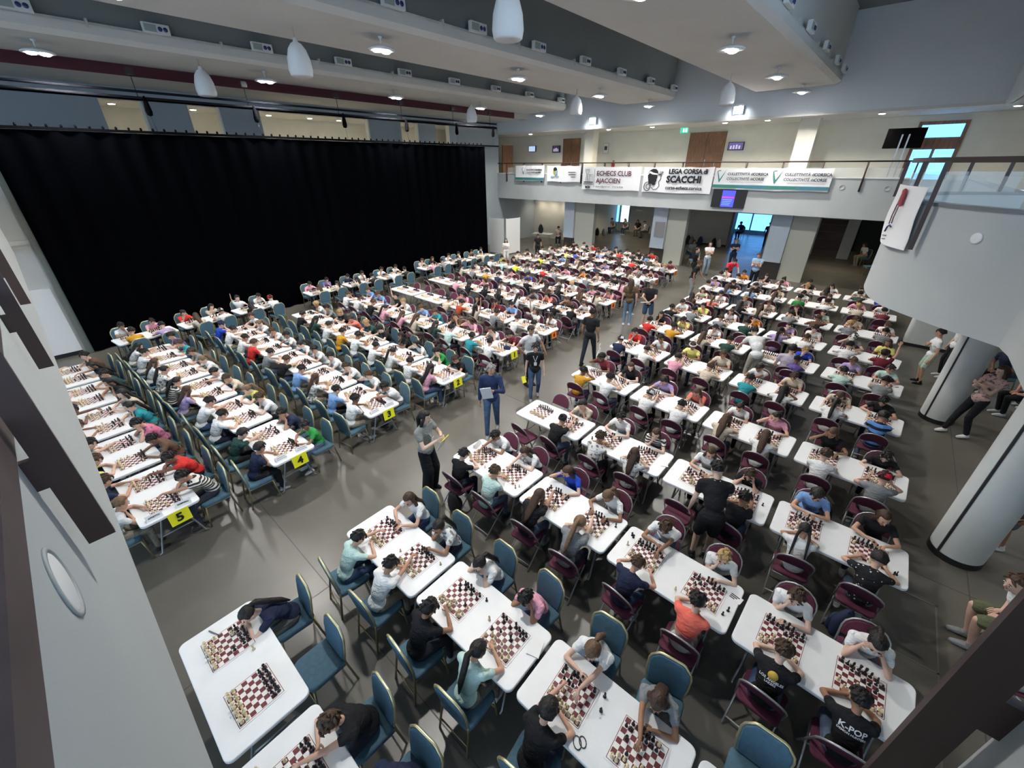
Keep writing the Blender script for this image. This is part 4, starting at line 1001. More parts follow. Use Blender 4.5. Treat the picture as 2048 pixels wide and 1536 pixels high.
# ---------------------------------------------------------------- rows of tables
ORD = ordn
R_ = lambda *a: a
ROWS = [  # name, left/near end, other end, tables, chairs, which end is by the aisle, seats on the near side, seats on the far side
 ('first right-hand row', (-4.47, -.09), (-1.30, -.09), 2, 'b', 0, '-- -- -- --', 'nP8 .. kb5 ndx'),
 ('second right-hand row', (-4.55, 1.95), (1.70, 1.99), 4, 'b', 0, 'zd5 wd4 kd2 zP0 kc5 -- -- --', 'wL0 fP1 wP3 pd3 wp5 eL4 .. wP8'),
 ('third right-hand row', (-4.71, 4.10), (1.58, 3.93), 4, 'f', 0, 'kd0 zb1 kL4 ep4 nb0 Dd0 kbx kd0', 'wd4 wL4 bL0 wp0 wb5 wy1 wb1 wP3'),
 ('fourth right-hand row', (-4.82, 5.98), (1.51, 5.99), 4, 'f', 0, '.. ku4 fb1 fL0 .. kd4 wB0 qc0', '.. ac2 wd0 sL1 wL0 kb3 lc0 kL10'),
 ('fifth right-hand row', (-4.93, 8.22), (1.47, 7.98), 4, 'f', 0, 'md0 wd0 wC4 wd4 aL0 wL0 wb0 eR0', 'ud0 kL0 vP0 cL3 wP0 pP0 kL9 kd0'),
 ('sixth right-hand row', (-5.12, 10.5), (1.36, 10.15), 4, 'f', 0, 'nC0 wc0 pc4 ab0 td3 wl0 wP5 Sc3', 'rd1 wd0 yh0 ab0 wc5 ab0 aL8 kd0'),
 ('seventh right-hand row', (-5.22, 12.6), (1.31, 12.1), 4, 'f', 0, 'rd0 md0 aL0 dd4 -- Vd0 zd0 ed4', 'kl1 yd3 wd1 .. -- by1 vb0 zd0'),
 ('eighth right-hand row', (-5.3, 14.48), (1.23, 13.9), 4, 'f', 0, 'kd0 ed0 eb0 dd0 vP0 wb0 wd0 ud7', 'wd0 yP0 wL1 od0 vP1 wd1 eC9 yL6'),
 ('ninth right-hand row', (-5.32, 16.43), (1.12, 16.1), 4, 'f', 0, 'hl0 cp0 kl0 aL0 ed8 hb0 ey0 ed0', 'aL10 wd0 ey1 ab0 kb0 zP1 ab0 wb4'),
 ('tenth right-hand row', (-5.43, 18.5), (1.02, 18.55), 4, 'f', 0, 'wd0 lL0 lP0 fL0 gd6 wd0 ay0 ud0', 'vd0 kd0 kd0 ab0 wd0 wL1 pL0 wd0'),
 ('eleventh right-hand row', (-5.6, 20.6), (.9, 20.5), 4, 'f', 0, 'wd0 wK0 ed0 fP0 ay0 hl0 dd0 bd0', 'wd0 od0 kl1 pP0 kd0 wl0 wc2 wd0'),
 ('yellow five row', (-15.1, -.40), (-6.88, .04), 5, 'b', 1, 'wd4 ed0 pb0 wd0 wd5 cb0 ed4 yb0 nb0 wp1', 'hd0 kl4 dd0 kl0 al0 tP0 Pd3 hd0 rd5 sd5'),
 ('yellow four row', (-15.05, 1.42), (-6.86, 1.87), 5, 'b', 1, 'wl4 wd0 wL0 fP0 sP1 vL1 wd4 wd0 dc4 nc0', 'Vd0 tb0 eb1 wp0 wd5 ab0 yp0 wb1 nd3 gd0'),
 ('yellow three row', (-15.1, 3.55), (-6.98, 3.84), 5, 'b', 1, 'bK0 wd0 wd0 rb1 ed0 kb4 ld0 fL0 ld0 wd0', 'wb0 wp0 wb3 wd0 wP0 wd1 wd1 wb3 wb9 wd5'),
 ('yellow two row', (-15.0, 5.72), (-6.94, 5.80), 5, 'b', 1, '.. kc1 dl0 wd0 md0 wd0 wd0 wP3 wd0 pl1', 'wy0 ed1 ky0 cb5 dy0 kd4 kl0 wl0 gd3 kb0'),
 ('yellow one row', (-15.2, 7.85), (-6.98, 7.97), 5, 'f', 1, 'wb0 wd1 kb0 pP0 pL4 aL0 dl0 zd0 td0 wd0', 'lb1 lb0 kd7 wy0 lb0 tb0 hb0 pL0 wL3 ud4'),
 ('orange six row', (-15.3, 9.95), (-7.05, 9.96), 5, 'f', 1, '-- -- -- -- ad4 Od0 al7 ed0 wd0 wd0', '.. .. .. .. pl0 kl1 ud1 ld0 wL7 wd1'),
 ('orange seven row', (-15.35, 12.05), (-7.0, 12.0), 5, 'f', 1, '.. .. pd0 kl0 kl0 kl0 wl0 wd0 kd0 kd0', '.. .. .. pL0 wd0 wd0 ed0 cl3 hb0 wL0'),
 ('orange eight row', (-15.5, 14.1), (-7.15, 13.9), 5, 'f', 1, 'aP0 ed0 md0 nd0 zd0 kd0 hl0 kl0 hL0 aP0', 'wd0 wd0 wd0 pd0 bK0 kd0 wL0 wy0 pb0 pL3'),
 ('orange nine row', (-15.6, 16.2), (-7.3, 16.1), 5, 'f', 1, 'wd0 zd0 Yd0 ed0 rd0 eb0 wd0 ed0 wd0 pP0', 'Yd0 kd0 eb0 kd0 wd3 pP0 od0 ab0 kd0 lC0'),
 ('orange ten row', (-15.7, 18.35), (-7.4, 18.3), 5, 'f', 1, 'ad0 wd0 Yd0 nd0 hL0 aL0 nd0 wc0 aL0 wd0', 'wd0 wl1 ab0 ld0 ab1 wd0 vd0 wd0 pd0 hl3'),
 ('far orange row', (-15.6, 20.5), (-7.4, 20.55), 5, 'f', 1, 'wd0 ed0 yd0 bd0 hL0 wd0 kL0 rd0 wL0 ey0', 'wd0 wd0 kd0 wd1 ld0 kd0 wd0 kd0 ab0 ud0'),
 ('last left-hand row', (-15.2, 22.35), (-9.2, 22.3), 4, 'f', 1, 'ad0 wd0 kd0 wL0 ed0 rd0 kd0 ll0', 'kd0 wd0 rL0 ed0 kd0 wd0 kd0 rd0'),
 ('first curtain row', (-16.35, .75), (-16.97, 5.65), 3, 'b', 0, 'md0 vK0 aL0 wC0 kl0 wR0', 'wd0 pd0 rP1 al1 wd7 wd3'),
 ('second curtain row', (-17.2, 6.9), (-17.25, 11.9), 3, 'b', 0, 'aL0 aP0 al0 kd0 wd0 kd0', 'pd0 Vd0 nd0 wd2 wd1 wd0'),
 ('third curtain row', (-17.35, 12.8), (-17.35, 17.9), 3, 'b', 0, 'pd0 ed0 kd0 .. ad0 ..', 'ab0 kL0 wd0 wd0 hC0 wd0'),
]
DECO = {}
def bent_text(txt, size, m, Rc=.17, **k):
    me = text_mesh(txt, size, m, 'shirt_print', **k)
    for v in me.vertices: v.co.z -= v.co.x ** 2 / (2 * Rc)
    return me
def back_frame(B, up, front=False):
    d = B.D; q = (.092 * d['r'] * 1.08 + .020) * (1 if not front else 1)
    n = B.back if not front else -B.back; x = B.X if not front else -B.X
    c = B.mid * (1 - up) + B.nb * up + n * q
    return Matrix((x, B.d1, n)).transposed().to_4x4(), c
def printed(lines, front=False, extra=None):
    def f(o, B):
        for txt, size, up, m in lines:
            R, c = back_frame(B, up, front); p = link('shirt_print', bent_text(txt, size, m, bold=size * .02, ext=.001), WORN['shirt']); p.matrix_local = Matrix.Translation(c) @ R
        if extra: extra(o, B)
    return f
M_pw_ = mat('print_white', (.8, .8, .8), .7); M_pg = mat('print_gold', (.62, .40, .05), .6); M_pnav = mat('print_navy', (.02, .02, .09), .7); M_pteal = mat('print_teal', (.15, .6, .5), .7)
def gold_ball(o, B):
    R, c = back_frame(B, .62); mb = MB(); mb.lathe([(.045, 0), (.045, .003), (.001, .004)], 20); p = link('shirt_print', mb.mesh('shirt_print', M_pg), WORN['shirt']); p.matrix_local = Matrix.Translation(c) @ R
DECO.update({('third right-hand row', 'near', 6): printed([('LOS ANGELES', .035, .34, M_pw_), ('LAKERS', .03, .18, M_pw_)], extra=gold_ball),
             ('third right-hand row', 'near', 7): printed([('K-POP', .075, .55, M_pw_), ('DEMON HUNTERS', .026, .32, M_pw_)]),
             ('fourth right-hand row', 'far', 5): printed([('TEAM', .05, .35, M_pw_)], True),
             ('seventh right-hand row', 'near', 5): printed([('9', .13, .30, M_pnav)])})
def lanyard(col=(.75, .75, .75), badge=True):
    def f(o, B):
        mb = MB(); q = .092 * B.D['r'] * 1.08 + .024
        top = B.nb - B.back * .03 + B.d1 * .02; low = B.mid * .75 + B.nb * .25 - B.back * (q + .012)
        for k in (-1, 1):
            mb.limb([B.nb + B.back * .075 + B.X * k * .03 + B.d1 * .02, B.nb + B.X * k * .068 + B.d1 * .035, B.nb - B.back * .085 + B.X * k * .05 - B.d1 * .04, low], [.006] * 4, 5)
        ly = link('lanyard', mb.mesh('lanyard', M_cloth), o, color=col)
        if badge:
            R, c = back_frame(B, .2, True); b = MB(); b.box(-.035, .035, -.09, .0, .012, .016); p = link('badge', b.mesh('badge', M_cloth, False), ly, color=(.8, .8, .8)); p.matrix_local = Matrix.Translation(low - B.back * .012) @ R
    return f
SIGN_Y = mat('sign_yellow', (.85, .80, .02), .6); SIGN_O = mat('sign_orange', (.85, .22, .02), .6); M_ink = mat('ink_black', (.008, .008, .01), .6); M_paper = mat('paper_white', (.82, .82, .81), .7)
boards = []
frand = random.Random(3)
posepick = (0, 0, 11, 11, 1, 2, 10, 9)
def wr(where, k, n): return where
for (rn, A, Bp, nt, ct, ais, sn, sf) in ROWS:
    A = V((*A, 0)); Bp = V((*Bp, 0)); u = (Bp - A).normalized(); ang = math.atan2(u.y, u.x); L = (Bp - A).length
    pr = V((u.y, -u.x, 0)); pitch = (L - LT) / (nt - 1)
    sn = sn.split(); sf = sf.split(); ns = 2 * nt
    aisle = 'aisle' if 'curtain' not in rn else 'camera'
    for t in range(nt):
        c = A + u * (LT / 2 + pitch * t) + pr * frand.uniform(-.02, .02); ta = ang + frand.uniform(-.008, .008)
        k = t if ais == 0 else nt - 1 - t
        assemble('folding_table', TABLE, c, ta, 'white plastic folding table, %s from the %s in the %s' % (ORD[k], aisle, rn), 'table', 'white folding tables')
        for h in (0, 1):
            i = 2 * t + h; kk = i if ais == 0 else ns - 1 - i
            bc = c + u * (-.37 + .74 * h) + u * frand.uniform(-.03, .03)
            ba = ta + frand.uniform(-.03, .03)
            fresh = (sn[i] in ('--', '..') and sf[i] in ('--', '..'))
            link('chess_board', BOARD, None, (bc.x, bc.y, HT + .001), ba, 'maroon and white chess mat, %s from the %s in the %s' % (ORD[kk], aisle, rn), 'chess board', 'roll-up chess mats')
            boards.append((bc.copy(), ba, fresh, '%s from %s in %s' % (ORD[kk], aisle, rn)))
            for side, code, sgn in (('near', sn[i], 1), ('far', sf[i], -1)):
                if 'curtain' in rn: side = 'hall' if sgn == 1 else 'curtain'
                if code == '--': continue
                empty = code == '..'
                d = (.60 if empty else .60) + frand.uniform(-.02, .03)
                sc = bc + pr * sgn * d + u * frand.uniform(-.03, .03)
                rz = ang + (0 if sgn == 1 else PI) + frand.uniform(-.10, .10)
                chair(ct, sc, rz + frand.uniform(-.06, .06), '%s side of %s, %s from %s' % (side, rn, ORD[kk], aisle))
                if empty: continue
                ps = code[2:]
                pi = frand.choice(posepick) if ps in ('0', '') else (0 if ps == 'x' else int(ps))
                pp = sc - pr * sgn * .015
                person(POSES[pi], pp, rz, code[0], code[1], 'child, %s top, %s, %s side of %s, %s from %s' % (SHIRT[code[0]][0], HAIR[code[1]][0].replace('a ', '', 1) if HAIR[code[1]][0].startswith('a ') else HAIR[code[1]][0], side, rn, ORD[kk], aisle), 'children playing chess', scale=frand.uniform(.97, 1.05), deco=DECO.get((rn, side, i)))
    # number card taped to the aisle end
    if rn.split()[0] in ('yellow', 'orange') or rn == 'far orange row':
        num = {'one': '1', 'two': '2', 'three': '3', 'four': '4', 'five': '5', 'six': '6', 'seven': '7', 'eight': '8', 'nine': '9', 'ten': '10'}.get(rn.split()[1], '11')
        e = Bp - pr * .06
        card = link('number_card', None, None, (e.x + .012, e.y, HT - .02), ang, '%s paper number card hung from the aisle end of the %s' % ('yellow' if rn[0] == 'y' else 'orange', rn), 'sign', 'row number cards')
        mb = MB(); mb.box(0, .003, -.135, .135, -.20, .02); link('card', mb.mesh('card', SIGN_Y if rn[0] == 'y' else SIGN_O, False), card, rot=(0, -.12, 0))
        link('numeral', text_mesh(num, .20, M_ink, 'numeral', .006), card, loc=(.024, 0, -.09), rot=(PI / 2 - .0, 0, PI / 2))
# pieces: the nearest ones as things, the rest as one mass
boards.sort(key=lambda b: b[0].x ** 2 + b[0].y ** 2)
cnt = {'w': 0, 'b': 0}; low = {'w': MB(), 'b': MB()}
for bc, ba, fresh, where in boards:
    for (ix, iy), (t, c) in position(fresh).items():
        l = V(((ix - 3.5) * .0485 + crand.uniform(-.004, .004), (iy - 3.5) * .0485 + crand.uniform(-.004, .004), 0)); l.rotate(Matrix.Rotation(ba, 3, 'Z'))
        p = bc + l + V((0, 0, HT + .0035)); an = ba + (PI if c == 'w' else 0) + crand.uniform(-.3, .3)
        if cnt[c] < 300:
            cnt[c] += 1
            nm = 'ivory' if c == 'w' else 'black'
            link('chess_' + t, PIECE[(t, c)], None, p, an, '%s %s on square %s-%s, mat %s' % (nm, t, 'abcdefgh'[ix], ('one', 'two', 'three', 'four', 'five', 'six', 'seven', 'eight')[iy], where), 'chess piece', '%s chess pieces on mat %s' % (nm, where))
        else:
            q = PLOW[t]; ca, sa = math.cos(an), math.sin(an); m = low[c]
            m.add([(p.x + x * ca - y * sa, p.y + x * sa + y * ca, p.z + z) for x, y, z in q.v], q.f)
for bc, ba, fresh, where in boards[:26]:
    if fresh: continue
    for k in range(crand.choice((0, 1, 1, 2, 3))):
        c = crand.choice('wb'); t = crand.choice(('pawn', 'pawn', 'bishop', 'knight')); e = V(((.27 + .03 * (k % 2)) * crand.choice((-1, 1)), crand.uniform(-.22, .22), 0)); e.rotate(Matrix.Rotation(ba, 3, 'Z'))
        link('captured_' + t, PIECE[(t, c)], None, bc + e + V((0, 0, HT)), crand.uniform(0, 6), 'captured %s %s, %s of those beside mat %s' % ('ivory' if c == 'w' else 'black', t, ORD[k], where), 'chess piece', 'captured chess pieces beside the mats')
for c in 'wb':
    link('chess_pieces', low[c].mesh('chess_pieces', M_pw if c == 'w' else M_pb), label='%s chess pieces on all the boards farther back' % ('ivory' if c == 'w' else 'black'), cat='chess pieces', kind='stuff')
# ---------------------------------------------------------------- people standing and waiting
ST = STAND; JEANS = (.07, .12, .22); DARK = (.012, .012, .015)
person(ST['organiser'], (-5.03, 3.41, 0), -1.25, 'e', 'l', 'woman in grey shirt and wide black trousers reading a card in the aisle', skin=SKIN[4], trou=DARK, shoe=DARK, keep=True, deco=lanyard(), shirtcol=(.24, .25, .24))
person(ST['jacket'], (-5.43, 5.51, 0), -2.45, 'n', 'e', 'grey-haired man in blue overshirt and jeans walking with white papers', trou=JEANS, shirtcol=(.02, .035, .10), keep=True, skin=SKIN[2])
person(ST['tee'], (-6.27, 7.85, 0), -1.9, 'w', 'c', 'man in pale grey printed t-shirt leaning on the end table by sign one', trou=DARK, shirtcol=(.68, .69, .69), keep=True, deco=lanyard((.05, .05, .05)), shoe=DARK)
person(ST['lanyard'], (-5.69, 7.35, 0), -2.4, 'k', 'd', 'boy in black t-shirt with white lanyard walking in the aisle', trou=JEANS, keep=True, deco=lanyard())
person(ST['walker'], (-5.75, 10.04, 0), .15, 'k', 'd', 'man in black walking away up the aisle with a white bag', trou=(.02, .025, .04), keep=True, shoe=DARK)
person(ST['behind'], (-5.83, 14.17, 0), .25, 'k', 'e', 'man in black t-shirt and denim shorts with hands behind his back', trou=JEANS, keep=True)
person(ST['idle'], (-6.5, 13.95, 0), .5, 'h', 'L', 'long-haired person in brown top and jeans standing in the aisle', trou=(.16, .25, .40), keep=True, shoe=(.7, .7, .7), shirtcol=(.12, .075, .04))
person(ST['lean'], (-7.0, 15.2, 0), -.6, 'w', 'e', 'man in white polo shirt standing by the orange tables', trou=(.03, .04, .06), keep=True, shoe=(.7, .7, .7))
person(ST['cross'], (-7.0, 21.9, 0), -1.2, 'k', 'P', 'woman in long black dress standing beyond the orange tables', trou=DARK, keep=True)
person(ST['bend_shorts'], (-.72, 5.18, 0), .45, 'k', 'd', 'person in black t-shirt and shorts bending over the fourth right-hand row', trou=DARK, keep=True, deco=lanyard((.7, .75, .8), False))
person(ST['bend'], (-1.75, 11.75, 0), .6, 'w', 'd', 'youth in white t-shirt and beige trousers bending over a table', trou=(.50, .47, .40), keep=True)
person(ST['boy'], (1.82, 15.0, 0), 1.75, 'w', 'd', 'boy in white t-shirt and pale green shorts standing by the round column', trou=(.45, .55, .46), keep=True, shoe=DARK, deco=printed([('7', .12, .3, mat('print_yellow', (.7, .55, .1), .7))], True))
person(ST['idle'], (2.3, 15.9, 0), 1.9, 'w', 'd', 'person in white top half hidden behind the boy in green shorts', trou=DARK, keep=True)
person(ST['lounge_col'], (2.42, 12.2, 0), 2.2, 'P', 'L', 'person in pink patterned shirt leaning back against the round column', trou=DARK, keep=True, shoe=(.75, .75, .75), shirtcol=(.62, .40, .36))
person(ST['boy'], (2.75, 8.5, 0), 2.0, 'e', 'd', 'child in grey shorts mostly hidden behind the nearest round column', trou=(.12, .12, .16), keep=True, skin=SKIN[5])
person(ST['dress'], (-16.9, 18.75, 0), -2.2, 'w', 'l', 'girl in white dress standing at the end of the curtain', trou=(.75, .74, .72), keep=True)
person(ST['idle'], (-16.5, 21.3, 0), -2.6, 'k', 'd', 'boy in black t-shirt standing before the white screens', trou=DARK, keep=True, scale=.9)
person(ST['cross'], (-7.03, 24.0, 0), -2.6, 'w', 'L', 'girl in white top and jeans with folded arms at the back', trou=(.25, .32, .40), keep=True)
person(ST['clasp'], (-6.3, 26.0, 0), -2.7, 'n', 'e', 'balding man in navy polo shirt waiting near the bright doorway', trou=(.02, .03, .05), keep=True)
person(ST['bend'], (-5.2, 21.45, 0), -2.5, 'r', 'd', 'person in red shirt bending over the last right-hand row', trou=DARK, keep=True, shirtcol=(.75, .04, .06))
person(ST['clasp'], (-4.3, 22.4, 0), PI, 'l', 'b', 'man in light blue t-shirt with badge beside the blue column', trou=DARK, keep=True, deco=lanyard(), shirtcol=(.30, .46, .62))
person(ST['idle'], (-6.6, 35.2, 0), .1, 'k', 'e', 'person in dark clothes walking out through the bright doorway', trou=(.03, .04, .08), keep=True)
person(ST['lean'], (-6.0, 18.9, 0), -1.4, 'k', 'b', 'man in black polo shirt leaning towards the tenth right-hand row', trou=(.30, .32, .33), keep=True)
def waiting(fig, x, y, rz, sh, hr, lab, ct='b', **k):
    d = V((-math.sin(rz), math.cos(rz), 0))
    chair(ct, (x, y, 0), rz, lab[1])
    person(fig, (x + d.x * .02, y + d.y * .02, 0), rz, sh, hr, lab[0], keep=True, **k)
waiting(LOUNGE[0], -.98, 11.82, .1, 'v', 'c', ('woman with curly hair in lavender blouse seated between two tables', 'under the woman in lavender'), 'f', trou=(.4, .36, .34), shirtcol=(.48, .42, .50))
waiting(LOUNGE[1], 2.62, 6.12, 1.65, 'w', 'b', ('person in white t-shirt seated by the nearest round column', 'under the person in white by the column'), 'f', trou=(.12, .13, .07), skin=SKIN[1])
waiting(LOUNGE[1], 2.62, 5.42, 1.75, 'w', 'b', ('person in sandals seated partly behind the brown post', 'partly behind the brown post'), 'f', trou=(.3, .28, .25), skin=SKIN[1], shoe=DARK)
for k, (x, y, rz, sh, hr, w) in enumerate(((-18.3, 34.2, 2.8, 'e', 'd', 'below the lobby window, leftmost'), (-17.3, 34.6, 2.9, 'e', 'L', 'below the lobby window, second'), (-16.2, 34.6, 3.2, 'k', 'L', 'below the lobby window, third'), (-15.2, 34.0, 2.2, 'w', 'd', 'below the lobby window, rightmost'),
                                           (-18.9, 26.9, -2.6, 'a', 'd', 'beside the table with the black bag'), (-18.3, 27.2, -2.4, 'e', 'b', 'left of the first blue column'), (-17.75, 27.5, 3.0, 'k', 'L', 'right behind the first blue column'),
                                           (-9.2, 38.5, 2.9, 'n', 'd', 'in the bright exit corridor'), (-.8, 32.4, 2.2, 'w', 'L', 'near the dark glazed opening'), (-9.0, 27.0, -2.2, 'e', 'L', 'between the second and third blue columns'),
                                           (3.6, 14.2, 1.9, 'p', 'L', 'behind the leaning person, nearest'), (4.1, 15.0, 1.8, 'd', 'd', 'behind the leaning person, middle'), (4.3, 13.4, 2.0, 'h', 'L', 'behind the leaning person, rightmost'), (3.3, 15.6, 2.2, 'n', 'd', 'behind the leaning person, farthest'))):
    waiting(LOUNGE[2], x, y, rz, sh, hr, ('person in %s top seated %s' % (SHIRT[sh][0], w), w))
chair('b', (-.35, 29.8, 0), 2.0, 'standing empty at the back right'); chair('b', (.2, 28.4, 0), 2.4, 'standing empty near the curved balcony'); chair('b', (-8.2, 25.4, 0), 2.2, 'standing empty behind the woman in black')

# ---- make the people: the largest as things, the small rest as one crowd
REQ.sort(key=lambda r: (not r[1].get('keep'), (V(r[0][1]) - V((0, 0, 5.4))).length))
M_crowd = bpy.data.materials.new('crowd_colours'); M_crowd.use_nodes = True
_n = M_crowd.node_tree; _a = _n.nodes.new('ShaderNodeVertexColor'); _a.layer_name = 'col'; _n.links.new(_a.outputs[0], _n.nodes['Principled BSDF'].inputs['Base Color']); _n.nodes['Principled BSDF'].inputs['Roughness'].default_value = .8
crowd = MB(); ccol = []
_cache = {}
def raw(me):
    if me.name not in _cache: _cache[me.name] = ([tuple(v.co) for v in me.vertices], [tuple(p.vertices) for p in me.polygons])
    return _cache[me.name]
for n, (a, k) in enumerate(REQ):
    if n < 300: make_person(*a, **k); continue
    fig, loc, rz, sh, hr = a[:5]; ca, sa = math.cos(rz), math.sin(rz); loc = V(loc)
    for me, c in ((fig.low[0][0], SKIN[prand.choice((0, 1, 2, 3, 4))]), (fig.low[1][0], SHIRT[sh][1]), (fig.low[2][0], prand.choice(TROU)), (fig.hairm(HSHAPE.get(hr, hr)), HAIR[hr][1])):
        vs, fs = raw(me); crowd.add([(loc.x + x * ca - y * sa, loc.y + x * sa + y * ca, z) for x, y, z in vs], fs); ccol += [c] * len(vs)
if crowd.v:
    me = crowd.mesh('seated_crowd', M_crowd); at = me.color_attributes.new('col', 'FLOAT_COLOR', 'POINT')
    at.data.foreach_set('color', [x for c in ccol for x in (*c, 1.0)])
    link('seated_crowd', me, label='crowd of small seated children at the farthest tables', cat='crowd', kind='stuff')

# ---------------------------------------------------------------- things held and lying about
def thing(name, parts, loc, rz, label, cat, group=None, rot=None):
    o = link(name, None, None, loc, rz, label, cat, group, rot=rot)
    for n, mb, m in parts: link(n, mb.mesh(n, m, n not in ('sheet', 'stripe', 'page')), o)
    return o
def bbox(*b):
    mb = MB(); mb.box(*b); return mb
thing('card_stack', [('sheet', bbox(-.11, .11, -.004, .004, -.15, .10), M_paper), ('stripe', bbox(-.11, .11, -.005, .005, .10, .15), SIGN_Y)], (-4.62, 3.47, 1.22), -1.25, 'white cards with a yellow strip held by the woman in grey', 'card', rot=(-.5, 0, -1.25))
thing('papers', [('sheet', bbox(-.11, .11, -.006, .006, -.16, .16), M_paper)], (-5.18, 5.12, 1.28), -2.45, 'white papers held by the man in blue overshirt', 'papers', rot=(-.35, .15, -2.45))
thing('ticket', [('sheet', bbox(-.05, .05, -.003, .003, -.12, .05), SIGN_Y)], (-5.78, 7.02, .68), -2.4, 'yellow slip of paper held by the boy with lanyard', 'paper', rot=(.5, .3, -2.4))
mb = MB(); mb.limb([(0, 0, .02), (0, 0, .2), (0, 0, .38)], [.13, .15, .07], 12, flat=((1, 0, 0), .45)); hb = MB(); hb.tube([(0, -.07, .38), (0, -.03, .56), (0, .03, .56), (0, .07, .38)], .012, 6)
rp = MB(); rp.box(.062, .068, -.05, .05, .12, .28)
thing('carrier_bag', [('bag', mb, M_paper), ('handle', hb, M_paper), ('print', rp, mat('print_red', (.6, .03, .05), .6))], (-5.42, 10.1, .17), .15, 'white plastic carrier bag with red print held by the walking man', 'bag')
mb = MB(); mb.tube([(-.16, 0, 0), (.16, .02, .03)], .014, 6); thing('rolled_paper', [('sheet', mb, M_paper)], (-5.86, 13.92, 1.0), .5, 'thin rolled paper in the hands of the man in denim shorts', 'paper')
# navy cap, notebooks, pens, folded name tents, sheets
cp = Body(CHILD, .5, 0, 0); cp.hc = V((0, 0, 0)); cp.Rh = Matrix.Identity(3)
link('baseball_cap', cp.cap_mb().mesh('baseball_cap', M_cloth), None, (-7.22, 8.02, HT - .02), -1.2, 'navy baseball cap lying on the table by sign one', 'cap', color=(.015, .025, .07))
bx('notebook', M_paper, -.07, .07, -.09, .09, 0, .012, loc=(-1.52, 2.10, HT), rz=.3, label='white notepad beside the board in the second right-hand row', cat='notebook')
bx('notebook', M_paper, -.06, .06, -.08, .08, 0, .008, loc=(-1.75, 6.02, HT), rz=.5, label='small white notepad at the fourth right-hand row', cat='notebook')
mb = MB(); mb.tube([(-.09, 0, .008), (.09, .01, .008)], .006, 6); link('pen', mb.mesh('pen', mat('pen_grey', (.15, .16, .17), .4)), None, (-4.32, -.14, HT), .35, 'grey pen lying on the nearest left table', 'pen')
mb = MB()
for cx, r in ((0, .035), (.05, .03)): mb.limb([(cx + r * math.cos(2 * PI * j / 14), r * 1.5 * math.sin(2 * PI * j / 14), .006) for j in range(15)], [.0045] * 15, 5, cap=False)
link('wrist_cord', mb.mesh('wrist_cord', M_black), None, (-.72, 1.70, HT), .8, 'black looped cord lying beside a chess mat', 'cord')
prn = random.Random(9)
def sheet(x, y, rz, lab):
    o = bx('score_sheet', M_paper, -.075, .075, -.05, .05, 0, .002, loc=(x, y, HT), rz=rz, label=lab, cat='paper', group='score sheets')
    for k in range(3): bx('print_block', M_ink, -.06, -.0 + .02 * k, -.036 + .026 * k, -.022 + .026 * k, .002, .003, parent=o)
for x, y, rz, lab in ((-.06, 4.15, -.2, 'printed slips at the third right-hand row, end of third table'), (.06, 1.75, 1.2, 'printed slips at the corner of a second-row table'), (1.28, 8.02, .4, 'printed slips at the end of the fifth right-hand row'), (1.2, 10.0, .2, 'folded papers at the end of the sixth right-hand row'), (1.22, 12.3, .5, 'grey slip at the end of the seventh right-hand row'), (-1.2, 8.1, .1, 'slips between boards in the fifth right-hand row')): sheet(x, y, rz, lab)
def tent(x, y, rz, lab, txt=None):
    mb = MB(); mb.layers([[(-.10, -.045, 0), (-.10, .0, .085), (-.10, .045, 0)], [(.10, -.045, 0), (.10, 0, .085), (.10, .045, 0)]])
    o = link('name_tent', mb.mesh('name_tent', M_paper, False), None, (x, y, HT), rz, lab, 'name card', 'folded name cards')
    a = math.atan2(.085, .045)
    if txt:
        link('lettering', text_mesh(txt, .032, M_ink, 'lettering', .0008, ext=.0006), o, loc=(0, -.0245, .047), rot=(a, 0, 0))
    else:
        for k, w in ((.055, .07), (.03, .085)):
            b = MB(); b.box(-w, w, -.004, .004, -.0005, .0008); link('print_line', b.mesh('print_line', mat('print_grey', (.2, .2, .22), .7), False), o, loc=(0, -.045 + k * .53, k + .001), rot=(a, 0, 0))
for rn, x, y, t1, t2 in (('yellow five', -6.95, .04, 'APPIETTO', 'SAMPIERO'), ('yellow four', -6.95, 1.87, None, None), ('yellow three', -7.07, 3.84, None, None), ('yellow two', -7.04, 5.8, None, None)):
    tent(x, y - .2, PI / 2 + .05, 'folded white name card at the end of the %s row, ivory side' % rn, t1); tent(x - .01, y + .17, PI / 2 - .1, 'folded white name card at the end of the %s row, black side' % rn, t2)
for rn, x, y in (('third', -4.6, 4.25), ('fifth', -4.82, 8.35), ('fifth', -4.78, 8.1)): tent(x, y, -PI / 2 + .3, 'folded white name card at the aisle end of %s right-hand row%s' % (rn, '' if y != 8.1 else ', nearer one'))
# backpacks and bags
def backpack(x, y, z, rz, col, lab, s=1.0):
    o = link('backpack', None, None, (x, y, z), rz, lab, 'bag', 'bags and backpacks', scale=s)
    mb = MB(); mb.limb([(0, 0, .13), (0, 0, .28), (0, -.01, .40)], [.16, .165, .12], 12, flat=((0, 1, 0), .62)); m = mat('bag_%s' % col[0], col[1], .8)
    link('main_compartment', mb.mesh('main_compartment', m), o)
    mb = MB(); mb.limb([(0, .10, .10), (0, .10, .22)], [.11, .10], 10, flat=((0, 1, 0), .5)); link('front_pocket', mb.mesh('front_pocket', m), o)
    mb = MB(); mb.tube([(-.04, -.03, .49), (-.03, -.03, .55), (.03, -.03, .55), (.04, -.03, .49)], .010, 6); link('carry_loop', mb.mesh('carry_loop', m), o)
BK = ('black', (.012, .012, .014)); GY = ('grey', (.2, .21, .22)); WB = ('white', (.6, .6, .6)); NB = ('navy', (.02, .03, .08))
